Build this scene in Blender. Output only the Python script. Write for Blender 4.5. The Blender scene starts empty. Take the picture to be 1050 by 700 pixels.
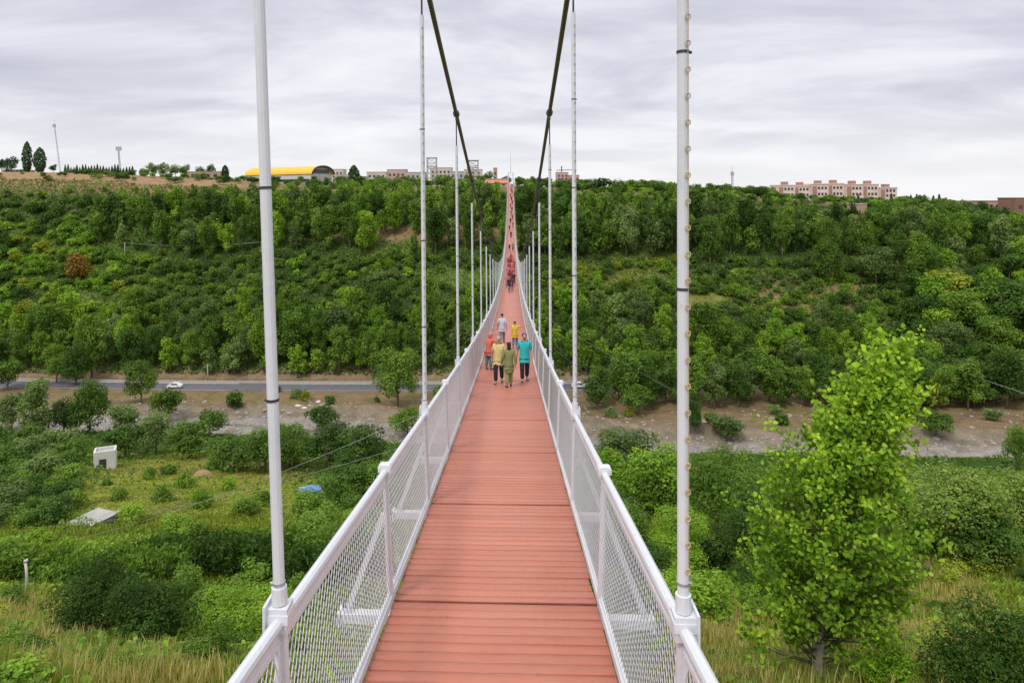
import bpy, math, random
import numpy as np
from mathutils import Vector, Matrix

rng = np.random.default_rng(7)
random.seed(7)
scene = bpy.context.scene
COL = scene.collection

# ------------------------------------------------------------------ camera model
F_PX, CX, HY = 700.0, 494.0, 200.0        # focal length and principal point in photograph pixels (1050 x 700)
YAW, ROLL = 0.043, 0.006
Fw = np.array([-math.sin(YAW), math.cos(YAW), 0.0])
R0 = np.array([math.cos(YAW), math.sin(YAW), 0.0])
U0 = np.array([0.0, 0.0, 1.0])
Rt = R0 * math.cos(ROLL) - U0 * math.sin(ROLL)
Up = U0 * math.cos(ROLL) + R0 * math.sin(ROLL)

def ray(px, py):
    return Fw + Rt * ((px - CX) / F_PX) + Up * ((HY - py) / F_PX)

def project(X, Y, Z):
    X = np.asarray(X, float); Y = np.asarray(Y, float); Z = np.asarray(Z, float)
    d = X * Fw[0] + Y * Fw[1] + Z * Fw[2]
    d = np.where(np.abs(d) < 1e-3, 1e-3, d)
    u = X * Rt[0] + Y * Rt[1] + Z * Rt[2]
    v = X * Up[0] + Y * Up[1] + Z * Up[2]
    return CX + F_PX * u / d, HY - F_PX * v / d, d

cam_d = bpy.data.cameras.new('camera')
cam = bpy.data.objects.new('camera', cam_d)
COL.objects.link(cam)
m = Matrix(((Rt[0], Up[0], -Fw[0], 0), (Rt[1], Up[1], -Fw[1], 0), (Rt[2], Up[2], -Fw[2], 0), (0, 0, 0, 1)))
cam.matrix_world = m
cam_d.sensor_fit = 'HORIZONTAL'
cam_d.sensor_width = 36.0
cam_d.lens = 36.0 * F_PX / 1050.0
cam_d.shift_x = (525 - CX) / 1050.0
cam_d.shift_y = -(350 - HY) / 1050.0
cam_d.clip_start = 0.05
cam_d.clip_end = 20000
scene.camera = cam

# ------------------------------------------------------------------ terrain
def smooth(a, b, x):
    t = np.clip((np.asarray(x, float) - a) / (b - a), 0, 1)
    return t * t * (3 - 2 * t)

_ph = np.random.default_rng(3).uniform(0, 6.28, (12, 3))
_dr = np.random.default_rng(4).uniform(0, 6.28, 12)
def wob(X, Y, wl, n=5, seed=0):
    s = 0
    for i in range(n):
        a = _dr[(i + seed) % 12] + seed
        k = 6.283 / (wl * (0.6 + 0.25 * i))
        s = s + np.sin(k * (X * math.cos(a) + Y * math.sin(a)) + _ph[(i + seed) % 12, 0] + 1.7 * np.sin(0.37 * k * (X * math.sin(a) - Y * math.cos(a)) + _ph[(i + seed) % 12, 1]))
    return s / n

PY = [-60, -20, 0, 5, 12, 18, 25, 40, 60, 80, 100, 118, 126, 130, 140, 150, 154, 162, 175, 178, 188, 192, 202, 216, 231, 246, 261, 275, 285, 300, 330, 430, 520, 1200, 7000]
PZ = [-4, -4.6, -5.4, -6.2, -8.8, -12, -15.4, -20.6, -27, -33, -38.5, -43.6, -46.4, -49.8, -50.3, -50.3, -48.9, -50.2, -51.2, -51.4, -51.4, -49.5, -45.5, -37.5, -28.5, -19.5, -10.8, -3.2, 1.2, 3.6, 4.4, 3.6, 0.5, -24, -128]
def H(X, Y):
    X = np.asarray(X, float); Y = np.asarray(Y, float)
    w_river = smooth(105, 128, Y) * (1 - smooth(152, 170, Y))
    Ys = Y + w_river * (4.0 * np.sin(X / 31.0 + 0.6) + 0.03 * np.clip(X, -150, 0) + 0.11 * np.clip(X, 0, 150))
    z = np.interp(Ys, PY, PZ)
    tilt = np.interp(X, [-420, -220, -150, -95, -40, 0, 60, 150, 240, 420], [11, 8, 4.6, 1.2, 0, 0, -2.6, -8.4, -15.5, -21])
    z = z + tilt * smooth(205, 287, Y) * (1 - smooth(600, 2500, Y))
    hill = smooth(195, 212, Y) * (1 - smooth(275, 292, Y))
    z = z + hill * (2.2 * wob(X, Y, 60, 5, 1) + 0.8 * wob(X, Y, 21, 4, 2))
    near = (1 - smooth(118, 128, Y)) * smooth(4, 25, Y)
    z = z + near * (0.7 * wob(X, Y, 34, 5, 3) + 0.22 * wob(X, Y, 7, 4, 5))
    bank = smooth(150, 155, Ys) * (1 - smooth(170, 176, Y))
    z = z + bank * (0.9 * wob(X, Y, 17, 5, 6))
    bed = smooth(128, 131, Ys) * (1 - smooth(148, 152, Ys))
    z = z + bed * 0.25 * wob(X, Y, 11, 5, 7)
    return z

def ground(px, py, tmax=1500):
    d = ray(px, py)
    t = np.geomspace(3, tmax, 3000)
    below = (d[2] * t) < H(d[0] * t, d[1] * t)
    i = int(np.argmax(below)) if below.any() else len(t) - 1
    a, b = t[max(i - 1, 0)], t[i]
    for _ in range(20):
        c = 0.5 * (a + b)
        if d[2] * c < float(H(d[0] * c, d[1] * c)): b = c
        else: a = c
    p = d * b
    return np.array([p[0], p[1], float(H(p[0], p[1]))])

def at_depth(px, Y):
    d = ray(px, HY); t = Y / d[1]
    x = d[0] * t
    return np.array([x, Y, float(H(x, Y))])

# ------------------------------------------------------------------ materials
def new_mat(name):
    m = bpy.data.materials.new(name); m.use_nodes = True
    nt = m.node_tree
    return m, nt, nt.nodes['Principled BSDF']

def N(nt, typ, **kw):
    n = nt.nodes.new(typ)
    for k, v in kw.items():
        if k in n.inputs.keys(): n.inputs[k].default_value = v
        else: setattr(n, k, v)
    return n

def mixc(nt, fac, a, b, mode='MIX'):
    n = nt.nodes.new('ShaderNodeMix'); n.data_type = 'RGBA'; n.blend_type = mode
    for sock, v in ((n.inputs[0], fac), (n.inputs[6], a), (n.inputs[7], b)):
        if isinstance(v, bpy.types.NodeSocket): nt.links.new(v, sock)
        elif isinstance(v, (int, float)): sock.default_value = v
        else: sock.default_value = tuple(v) + ((1,) if len(v) == 3 else ())
    return n.outputs[2]

def ramp(nt, src, stops):
    r = nt.nodes.new('ShaderNodeValToRGB')
    while len(r.color_ramp.elements) < len(stops): r.color_ramp.elements.new(0.5)
    for e, (p, c) in zip(r.color_ramp.elements, stops):
        e.position = p; e.color = tuple(c) + ((1,) if len(c) == 3 else ())
    nt.links.new(src, r.inputs[0])
    return r.outputs[0]

def painted(name, col, rough=0.5, var=0.12, scale=3.0, dirt=None, bump=0.0, metallic=0.0, spec=0.4):
    m, nt, bs = new_mat(name)
    tc = N(nt, 'ShaderNodeTexCoord')
    n1 = N(nt, 'ShaderNodeTexNoise', Scale=scale, Detail=6.0, Roughness=0.65)
    nt.links.new(tc.outputs['Object'], n1.inputs['Vector'])
    lo = [c * (1 - var) for c in col]; hi = [min(1, c * (1 + var)) for c in col]
    c = ramp(nt, n1.outputs['Fac'], [(0.3, lo), (0.7, hi)])
    if dirt:
        n2 = N(nt, 'ShaderNodeTexNoise', Scale=scale * 4.3, Detail=8.0, Roughness=0.75)
        nt.links.new(tc.outputs['Object'], n2.inputs['Vector'])
        f = ramp(nt, n2.outputs['Fac'], [(0.55, (0, 0, 0)), (0.72, (1, 1, 1))])
        sc = N(nt, 'ShaderNodeMath', operation='MULTIPLY'); nt.links.new(f, sc.inputs[0]); sc.inputs[1].default_value = 0.55
        c = mixc(nt, sc.outputs[0], c, dirt)
    nt.links.new(c, bs.inputs['Base Color'])
    bs.inputs['Roughness'].default_value = rough
    bs.inputs['Metallic'].default_value = metallic
    bs.inputs['Specular IOR Level'].default_value = spec
    if bump:
        b = N(nt, 'ShaderNodeBump', Strength=bump, Distance=0.02)
        nt.links.new(n1.outputs['Fac'], b.inputs['Height']); nt.links.new(b.outputs[0], bs.inputs['Normal'])
    return m

def leaf_mat(name, col, hue2, trans=0.22, var=0.45):
    """col: main colour, hue2: colour of the younger leaves; per-leaf tone comes from a face attribute"""
    m, nt, bs = new_mat(name)
    at = N(nt, 'ShaderNodeAttribute', attribute_name='tone')
    oi = N(nt, 'ShaderNodeObjectInfo')
    add = N(nt, 'ShaderNodeMath', operation='MULTIPLY_ADD')
    nt.links.new(oi.outputs['Random'], add.inputs[0]); add.inputs[1].default_value = 0.55; add.inputs[2].default_value = -0.27
    sm = N(nt, 'ShaderNodeMath', operation='ADD'); nt.links.new(add.outputs[0], sm.inputs[0]); nt.links.new(at.outputs['Fac'], sm.inputs[1])
    dark = [c * (1 - var) for c in col]
    c = ramp(nt, sm.outputs[0], [(0.0, dark), (0.5, col), (1.0, hue2)])
    nt.links.new(c, bs.inputs['Base Color'])
    bs.inputs['Roughness'].default_value = 0.55
    bs.inputs['Specular IOR Level'].default_value = 0.10
    tr = N(nt, 'ShaderNodeBsdfTranslucent')
    c2 = mixc(nt, 1.0, c, (1.25, 1.3, 0.55), 'MULTIPLY')
    nt.links.new(c2, tr.inputs['Color'])
    mx = N(nt, 'ShaderNodeMixShader'); mx.inputs[0].default_value = trans
    nt.links.new(bs.outputs[0], mx.inputs[1]); nt.links.new(tr.outputs[0], mx.inputs[2])
    out = nt.nodes['Material Output']; nt.links.new(mx.outputs[0], out.inputs['Surface'])
    return m

LEAF = {
    'dark':   leaf_mat('leaves_dark_green',   (0.073, 0.148, 0.026), (0.152, 0.261, 0.042), trans=.3),
    'mid':    leaf_mat('leaves_mid_green',    (0.120, 0.220, 0.030), (0.232, 0.360, 0.048), trans=.3),
    'light':  leaf_mat('leaves_light_green',  (0.183, 0.336, 0.030), (0.342, 0.499, 0.055), trans=.3),
    'yellow': leaf_mat('leaves_yellow_green', (0.250, 0.319, 0.030), (0.415, 0.441, 0.055), trans=.3),
    'grey':   leaf_mat('leaves_grey_green',   (0.140, 0.220, 0.058), (0.262, 0.354, 0.105), trans=.3),
    'bright': leaf_mat('leaves_bright_poplar', (0.152, 0.304, 0.020), (0.427, 0.603, 0.055), trans=0.36),
    'conifer': leaf_mat('needles_dark',       (0.043, 0.093, 0.032), (0.091, 0.157, 0.045), trans=0.1),
    'deep':   leaf_mat('leaves_deep_green',   (0.049, 0.107, 0.016), (0.122, 0.215, 0.030), trans=.25),
    'willow': leaf_mat('leaves_willow',       (0.201, 0.304, 0.055), (0.354, 0.452, 0.095), trans=.32),
    'rust':   leaf_mat('leaves_rusty',        (0.293, 0.174, 0.035), (0.415, 0.267, 0.060)),
    'dry':    leaf_mat('dry_straw',           (0.43, 0.375, 0.130), (0.66, 0.59, 0.27), trans=0.3, var=.3),
    'grass':  leaf_mat('grass_blades',        (0.244, 0.302, 0.035), (0.512, 0.487, 0.090), trans=0.3),
}
BARK = painted('bark', (0.16, 0.13, 0.095), 0.9, 0.35, 9.0)
BARK_PALE = painted('bark_pale', (0.30, 0.27, 0.21), 0.9, 0.3, 9.0)
WHITE = painted('white_paint', (0.645, 0.66, 0.69), 0.38, 0.05, 2.0, dirt=(0.50, 0.485, 0.46))
STEEL_DARK = painted('dark_steel', (0.06, 0.06, 0.065), 0.5, 0.2, 6.0, metallic=0.4)
GALV = painted('galvanised_steel', (0.42, 0.43, 0.45), 0.45, 0.12, 6.0, metallic=0.5)
BULB = painted('amber_bulb_rings', (0.50, 0.37, 0.17), 0.35, 0.2, 9.0)
STRING_FAR = painted('pale_bulb_rings', (0.40, 0.36, 0.27), 0.5, 0.2, 9.0)
GUY = painted('guy_wire_steel', (0.36, 0.37, 0.36), 0.5, 0.1, 2.0)

def cable_mat():
    m, nt, bs = new_mat('olive_wire_rope')
    tc = N(nt, 'ShaderNodeTexCoord')
    w = N(nt, 'ShaderNodeTexWave', Scale=9.0, Distortion=0.6)
    w.bands_direction = 'DIAGONAL'
    nt.links.new(tc.outputs['Object'], w.inputs['Vector'])
    c = ramp(nt, w.outputs['Fac'], [(0.2, (0.09, 0.082, 0.05)), (0.9, (0.25, 0.23, 0.15))])
    nt.links.new(c, bs.inputs['Base Color'])
    b = N(nt, 'ShaderNodeBump', Strength=0.6, Distance=0.02)
    nt.links.new(w.outputs['Fac'], b.inputs['Height']); nt.links.new(b.outputs[0], bs.inputs['Normal'])
    bs.inputs['Roughness'].default_value = 0.55; bs.inputs['Metallic'].default_value = 0.2
    return m
CABLE = cable_mat()

def deck_mat():
    m, nt, bs = new_mat('red_composite_planks')
    tc = N(nt, 'ShaderNodeTexCoord')
    mp = N(nt, 'ShaderNodeMapping'); mp.inputs['Scale'].default_value = (2.2, 26.0, 26.0)
    nt.links.new(tc.outputs['Object'], mp.inputs['Vector'])
    g = N(nt, 'ShaderNodeTexNoise', Scale=3.0, Detail=7.0, Roughness=0.7); nt.links.new(mp.outputs[0], g.inputs['Vector'])
    at = N(nt, 'ShaderNodeAttribute', attribute_name='tone')
    base = ramp(nt, at.outputs['Fac'], [(0.0, (0.41, 0.124, 0.066)), (0.5, (0.47, 0.150, 0.083)), (1.0, (0.53, 0.180, 0.103))])
    gr = ramp(nt, g.outputs['Fac'], [(0.3, (0.84, 0.84, 0.84)), (0.7, (1.1, 1.1, 1.1))])
    c = mixc(nt, 1.0, base, gr, 'MULTIPLY')
    d = N(nt, 'ShaderNodeTexNoise', Scale=0.9, Detail=7.0, Roughness=0.7); nt.links.new(tc.outputs['Object'], d.inputs['Vector'])
    df = ramp(nt, d.outputs['Fac'], [(0.45, (0, 0, 0)), (0.75, (0.5, 0.5, 0.5))])
    c = mixc(nt, df, c, (0.47, 0.20, 0.15))
    sp = N(nt, 'ShaderNodeTexNoise', Scale=23.0, Detail=3.0, Roughness=0.5); nt.links.new(tc.outputs['Object'], sp.inputs['Vector'])
    sf = ramp(nt, sp.outputs['Fac'], [(0.70, (0, 0, 0)), (0.76, (0.55, 0.55, 0.55))])
    c = mixc(nt, sf, c, (0.20, 0.07, 0.05))
    nt.links.new(c, bs.inputs['Base Color'])
    rr = ramp(nt, d.outputs['Fac'], [(0.3, (0.34, 0.34, 0.34)), (0.7, (0.55, 0.55, 0.55))])
    nt.links.new(rr, bs.inputs['Roughness'])
    bs.inputs['Specular IOR Level'].default_value = 0.5
    bs.inputs['Coat Weight'].default_value = 0.3; bs.inputs['Coat Roughness'].default_value = 0.33
    b = N(nt, 'ShaderNodeBump', Strength=0.2, Distance=0.005)
    nt.links.new(g.outputs['Fac'], b.inputs['Height']); nt.links.new(b.outputs[0], bs.inputs['Normal'])
    return m
DECK = deck_mat()

def ground_mat():
    m, nt, bs = new_mat('ground_soil_and_turf')
    tc = N(nt, 'ShaderNodeTexCoord')
    at = N(nt, 'ShaderNodeAttribute', attribute_name='soil')
    n1 = N(nt, 'ShaderNodeTexNoise', Scale=0.35, Detail=9.0, Roughness=0.72); nt.links.new(tc.outputs['Object'], n1.inputs['Vector'])
    n2 = N(nt, 'ShaderNodeTexNoise', Scale=3.1, Detail=6.0, Roughness=0.7); nt.links.new(tc.outputs['Object'], n2.inputs['Vector'])
    f1 = ramp(nt, n1.outputs['Fac'], [(0.3, (0.62, 0.62, 0.6)), (0.7, (1.35, 1.32, 1.28))])
    f2 = ramp(nt, n2.outputs['Fac'], [(0.3, (0.65, 0.65, 0.65)), (0.7, (1.3, 1.3, 1.3))])
    c = mixc(nt, 1.0, at.outputs['Color'], f1, 'MULTIPLY')
    c = mixc(nt, 1.0, c, f2, 'MULTIPLY')
    nt.links.new(c, bs.inputs['Base Color'])
    bs.inputs['Roughness'].default_value = 0.95; bs.inputs['Specular IOR Level'].default_value = 0.1
    b = N(nt, 'ShaderNodeBump', Strength=0.7, Distance=0.25)
    nt.links.new(n2.outputs['Fac'], b.inputs['Height']); nt.links.new(b.outputs[0], bs.inputs['Normal'])
    return m
GROUND = ground_mat()
ASPHALT = painted('asphalt', (0.115, 0.115, 0.125), 0.85, 0.2, 0.6)
LINE = painted('road_paint', (0.6, 0.6, 0.58), 0.7, 0.15, 2.0)
STONE = painted('pale_stone', (0.42, 0.38, 0.33), 0.9, 0.25, 2.0)
ROCKM = painted('river_stone', (0.29, 0.265, 0.24), 0.9, 0.3, 1.5, bump=0.4)
CONC = painted('concrete', (0.36, 0.35, 0.32), 0.9, 0.2, 1.6, bump=0.2)

# ------------------------------------------------------------------ mesh collector
class MB:
    def __init__(s): s.v = []; s.f = []; s.mi = []; s.cur = 0
    def add(s, vs, fs):
        b = len(s.v); s.v.extend([tuple(map(float, p)) for p in vs]); s.f.extend([tuple(b + i for i in f) for f in fs]); s.mi.extend([s.cur] * len(fs))
    def box8(s, c):   # 8 corners: bottom 4 (ccw) then top 4
        s.add(c, [(3, 2, 1, 0), (4, 5, 6, 7), (0, 1, 5, 4), (1, 2, 6, 5), (2, 3, 7, 6), (3, 0, 4, 7)])
    def box(s, x0, x1, y0, y1, z0, z1):
        s.box8([(x0, y0, z0), (x1, y0, z0), (x1, y1, z0), (x0, y1, z0), (x0, y0, z1), (x1, y0, z1), (x1, y1, z1), (x0, y1, z1)])
    def rbox(s, cx, cy, z0, z1, lx, ly, rot):
        c, n = math.cos(rot), math.sin(rot)
        q = [(cx + c * a - n * b, cy + n * a + c * b) for a, b in ((-lx / 2, -ly / 2), (lx / 2, -ly / 2), (lx / 2, ly / 2), (-lx / 2, ly / 2))]
        s.box8([(x, y, z0) for x, y in q] + [(x, y, z1) for x, y in q])
    def bar(s, p, q, w, h=None, up=(0, 0, 1)):
        h = w if h is None else h
        p = Vector(p); q = Vector(q); d = (q - p).normalized(); u = Vector(up)
        if abs(d.dot(u)) > 0.97: u = Vector((0, 1, 0))
        a = d.cross(u).normalized() * (w / 2); b = a.cross(d).normalized() * (h / 2)
        s.box8([p - a - b, p + a - b, p + a + b, p - a + b, q - a - b, q + a - b, q + a + b, q - a + b])
    def tube(s, pts, rad, n=8, caps=True):
        pts = [Vector(p) for p in pts]
        if not hasattr(rad, '__len__'): rad = [rad] * len(pts)
        b = len(s.v); u = None
        for i, p in enumerate(pts):
            d = (pts[min(i + 1, len(pts) - 1)] - pts[max(i - 1, 0)]).normalized()
            if u is None:
                u = Vector((1, 0, 0)) if abs(d.x) < 0.9 else Vector((0, 1, 0))
            u = (u - d * u.dot(d)).normalized(); w = d.cross(u)
            for k in range(n):
                a = 2 * math.pi * k / n
                s.v.append(tuple(p + (u * math.cos(a) + w * math.sin(a)) * rad[i]))
        for i in range(len(pts) - 1):
            for k in range(n):
                k2 = (k + 1) % n
                s.f.append((b + i * n + k, b + i * n + k2, b + (i + 1) * n + k2, b + (i + 1) * n + k)); s.mi.append(s.cur)
        if caps:
            s.f.append(tuple(b + k for k in reversed(range(n)))); s.mi.append(s.cur)
            e = b + (len(pts) - 1) * n
            s.f.append(tuple(e + k for k in range(n))); s.mi.append(s.cur)
    def mesh(s, name, mats, smooth=False):
        me = bpy.data.meshes.new(name)
        me.from_pydata(s.v, [], s.f)
        if not isinstance(mats, (list, tuple)): mats = [mats]
        for m in mats: me.materials.append(m)
        if len(mats) > 1: me.polygons.foreach_set('material_index', s.mi)
        if smooth: me.polygons.foreach_set('use_smooth', [True] * len(me.polygons))
        me.update()
        return me

def link(name, data, parent=None, loc=None):
    o = bpy.data.objects.new(name, data); COL.objects.link(o)
    if parent is not None: o.parent = parent
    if loc is not None: o.location = loc
    return o

def tag(o, label=None, cat=None, group=None, kind=None):
    if label: o['label'] = label
    if cat: o['category'] = cat
    if group: o['group'] = group
    if kind: o['kind'] = kind
    return o

def empty(name, loc, label, cat, group=None, rotz=0.0):
    o = link(name, None, None, tuple(float(v) for v in loc)); o.rotation_euler = (0, 0, rotz)
    o.empty_display_size = 0.3
    return tag(o, label, cat, group)

def child(name, mb, mats, root, smooth=False, world=False):
    """world=True: the geometry is in world coordinates; offset by the root's location"""
    o = link(name, mb.mesh(name, mats, smooth), root)
    if world: o.location = -Vector(root.location)
    return o

def np_mesh(name, verts, faces, mats, tone=None, color=None, smooth=False):
    me = bpy.data.meshes.new(name)
    nv, nf, k = len(verts), len(faces), faces.shape[1]
    me.vertices.add(nv); me.vertices.foreach_set('co', np.ascontiguousarray(verts, dtype=np.float32).ravel())
    me.loops.add(nf * k); me.loops.foreach_set('vertex_index', np.ascontiguousarray(faces, dtype=np.int32).ravel())
    me.polygons.add(nf); me.polygons.foreach_set('loop_start', np.arange(0, nf * k, k, dtype=np.int32))
    me.polygons.foreach_set('loop_total', np.full(nf, k, dtype=np.int32))
    if not isinstance(mats, (list, tuple)): mats = [mats]
    for m in mats: me.materials.append(m)
    if smooth: me.polygons.foreach_set('use_smooth', np.ones(nf, dtype=bool))
    me.update(calc_edges=True)
    if tone is not None:
        a = me.attributes.new('tone', 'FLOAT', 'FACE'); a.data.foreach_set('value', np.ascontiguousarray(tone, dtype=np.float32))
    if color is not None:
        a = me.attributes.new('soil', 'FLOAT_COLOR', 'POINT'); a.data.foreach_set('color', np.ascontiguousarray(color, dtype=np.float32).ravel())
    return me

# ------------------------------------------------------------------ ground sheet
def blob(px, py, cx, cy, rx, ry, soft=0.35):
    d = np.sqrt(((px - cx) / rx) ** 2 + ((py - cy) / ry) ** 2)
    return 1 - smooth(1 - soft, 1 + soft, d)

def ground_color(X, Y, Z):
    px, py, d = project(X, Y, Z)
    px = px + 14 * wob(X, Y, 9, 4, 8); py = py + 6 * wob(X, Y, 8, 4, 9)
    c = np.zeros(X.shape + (3,)) + np.array([0.045, 0.075, 0.022])
    def lay(w, col):
        nonlocal c
        w = np.clip(w, 0, 1)[..., None]; c = c * (1 - w) + np.array(col) * w
    vis = (d > 2)
    n1 = wob(X, Y, 13, 5, 2)
    lay(smooth(0.0, 0.6, n1) * (Y < 120) * 0.6, (0.10, 0.14, 0.03))
    # near bank dry grass
    lay(vis * blob(px, py, 45, 650, 85, 38), (0.36, 0.26, 0.10))
    lay(vis * blob(px, py, 130, 700, 150, 45) * 0.85, (0.25, 0.19, 0.06))
    lay(vis * blob(px, py, 700, 720, 190, 110) * 0.9, (0.27, 0.245, 0.075))
    lay(vis * blob(px, py, 950, 660, 110, 80), (0.30, 0.25, 0.085))
    lay(vis * blob(px, py, 940, 598, 70, 22), (0.36, 0.22, 0.11))
    lay(vis * blob(px, py, 740, 640, 60, 34), (0.34, 0.235, 0.09))
    lay(vis * blob(px, py, 125, 596, 60, 12) * 0.6, (0.26, 0.20, 0.09))
    # orchard field on the left
    lay(vis * blob(px, py, 195, 503, 130, 36), (0.20, 0.19, 0.052))
    lay(vis * blob(px, py, 225, 485, 90, 12), (0.24, 0.17, 0.065))
    lay(vis * blob(px, py, 150, 520, 60, 20) * 0.8, (0.22, 0.185, 0.07))
    lay(vis * blob(px, py, 270, 540, 70, 30) * 0.6, (0.13, 0.16, 0.035))
    lay(vis * blob(px, py, 990, 585, 90, 10) * 0.8, (0.24, 0.20, 0.06))
    # river bed, banks
    w_river = smooth(105, 128, Y) * (1 - smooth(152, 170, Y))
    Ys = Y + w_river * (4.0 * np.sin(X / 31.0 + 0.6) + 0.03 * np.clip(X, -150, 0) + 0.11 * np.clip(X, 0, 150))
    n2 = wob(X, Y, 7, 5, 4)
    lay(smooth(123, 127, Ys) * (1 - smooth(154, 158, Ys)), (0.205, 0.172, 0.128))
    lay(smooth(127, 131, Ys) * (1 - smooth(146, 150, Ys)) * smooth(-0.35, 0.35, n2 + 0.15), (0.275, 0.253, 0.228))
    lay(smooth(152, 156, Ys) * (1 - smooth(190, 193, Y)), (0.195, 0.142, 0.082))
    lay(smooth(156, 160, Y) * (1 - smooth(174, 178, Y)) * smooth(-0.05, 0.4, n2 + 0.5 * n1), (0.17, 0.145, 0.055))
    lay(smooth(188, 189.5, Y) * (1 - smooth(192, 196, Y)), (0.26, 0.19, 0.12))
    # hillside
    hs = smooth(193, 200, Y) * (1 - smooth(280, 288, Y))
    lay(hs * 0.8, (0.055, 0.085, 0.024))
    lay(hs * blob(px, py, 430, 240, 100, 9), (0.26, 0.18, 0.095))
    lay(hs * blob(px, py, 480, 284, 60, 10), (0.12, 0.17, 0.04))
    lay(hs * blob(px, py, 400, 258, 40, 8), (0.13, 0.17, 0.04))
    lay(hs * blob(px, py, 640, 285, 60, 26) * 0.8, (0.15, 0.16, 0.04))
    lay(hs * blob(px, py, 722, 305, 36, 18), (0.17, 0.18, 0.045))
    lay(hs * blob(px, py, 830, 300, 70, 24) * 0.8, (0.25, 0.18, 0.085))
    lay(hs * blob(px, py, 850, 268, 40, 7), (0.25, 0.18, 0.10))
    lay(hs * blob(px, py, 1020, 320, 30, 12), (0.24, 0.17, 0.09))
    lay(hs * blob(px, py, 110, 300, 60, 18) * 0.6, (0.16, 0.20, 0.045))
    lay(hs * blob(px, py, 60, 250, 120, 30) * 0.8, (0.09, 0.15, 0.03))
    # plateau
    top = smooth(282, 290, Y)
    lay(top, (0.16, 0.15, 0.06))
    lay(smooth(262, 285, Y) * smooth(-95, -130, X) * 1.0, (0.30, 0.20, 0.11))
    lay(top * blob(px, py, 1030, 226, 40, 14), (0.32, 0.20, 0.10))
    lay(top * smooth(0.1, 0.5, wob(X, Y, 40, 5, 5)) * 0.7, (0.30, 0.21, 0.12))
    return np.concatenate([c, np.ones(c.shape[:-1] + (1,))], -1)

ys = np.concatenate([np.linspace(-60, 3, 30), np.geomspace(3.3, 60, 190), np.linspace(60.5, 330, 330), np.geomspace(332, 7000, 70)])
us = np.concatenate([-np.geomspace(6, 1.06, 16), np.linspace(-1.05, 1.05, 300), np.geomspace(1.06, 6, 16)])
Yg, Ug = np.meshgrid(ys, us, indexing='ij')
Xg = Ug * (np.maximum(Yg, 0) * 0.86 + 14)
Zg = H(Xg, Yg)
gv = np.stack([Xg, Yg, Zg], -1).reshape(-1, 3)
nr, nc = Yg.shape
ii = (np.arange(nr - 1)[:, None] * nc + np.arange(nc - 1)[None, :]).ravel()
gf = np.stack([ii, ii + 1, ii + nc + 1, ii + nc], -1)
gme = np_mesh('ground', gv, gf, GROUND, color=ground_color(Xg, Yg, Zg).reshape(-1, 4), smooth=True)
tag(link('ground', gme), kind='structure')

# road, stream
def strip(name, ctr, width, lift, mat, n=120, x0=-320, x1=320):
    mb = MB(); xs = np.linspace(x0, x1, n)
    a = [(x, ctr(x) - width / 2) for x in xs]; b = [(x, ctr(x) + width / 2) for x in xs]
    zz = [max(float(H(p[0], p[1])), float(H(q[0], q[1]))) + lift for p, q in zip(a, b)]
    vs = [(p[0], p[1], z) for p, z in zip(a, zz)] + [(q[0], q[1], z) for q, z in zip(b, zz)]
    mb.add(vs, [(i, i + 1, n + i + 1, n + i) for i in range(n - 1)])
    return link(name, mb.mesh(name, mat, True))
road_y = lambda x: 183.0 + 1.6 * math.sin(x / 45.0)
tag(strip('road', road_y, 7.0, 0.05, ASPHALT), kind='structure')
tag(strip('road_edge_line', lambda x: road_y(x) + 3.2, 0.35, 0.056, LINE), kind='structure')
tag(strip('road_edge_line', lambda x: road_y(x) - 3.2, 0.14, 0.056, LINE), kind='structure')
mb = MB(); xs = np.linspace(-300, 300, 150)
for i in range(len(xs) - 1):
    q = []
    for x in (xs[i], xs[i + 1]):
        y = road_y(x) + 3.75; q.append((x, y, float(H(x, y))))
    mb.box8([(q[0][0], q[0][1], q[0][2] - .2), (q[1][0], q[1][1], q[1][2] - .2), (q[1][0], q[1][1] + .3, q[1][2] - .2), (q[0][0], q[0][1] + .3, q[0][2] - .2),
             (q[0][0], q[0][1], q[0][2] + .55), (q[1][0], q[1][1], q[1][2] + .55), (q[1][0], q[1][1] + .3, q[1][2] + .55), (q[0][0], q[0][1] + .3, q[0][2] + .55)])
tag(link('road_wall', mb.mesh('road_wall', STONE)), 'low pale stone wall along the far side of the valley road', 'wall')

wm, wnt, wb = new_mat('stream_water')
wb.inputs['Base Color'].default_value = (0.20, 0.185, 0.155, 1); wb.inputs['Roughness'].default_value = 0.25
wn = N(wnt, 'ShaderNodeTexNoise', Scale=2.0, Detail=5.0); wbm = N(wnt, 'ShaderNodeBump', Strength=0.4, Distance=0.05)
wnt.links.new(wn.outputs['Fac'], wbm.inputs['Height']); wnt.links.new(wbm.outputs[0], wb.inputs['Normal'])
stream_y = lambda x: 139.5 - (4.0 * math.sin(x / 31.0 + 0.6) + 0.03 * max(-150, min(0, x)) + 0.11 * max(0, min(150, x))) + 3.2 * math.sin(x / 14.0)
tag(strip('stream', stream_y, 1.5, 0.03, wm, 260), kind='structure')

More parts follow.
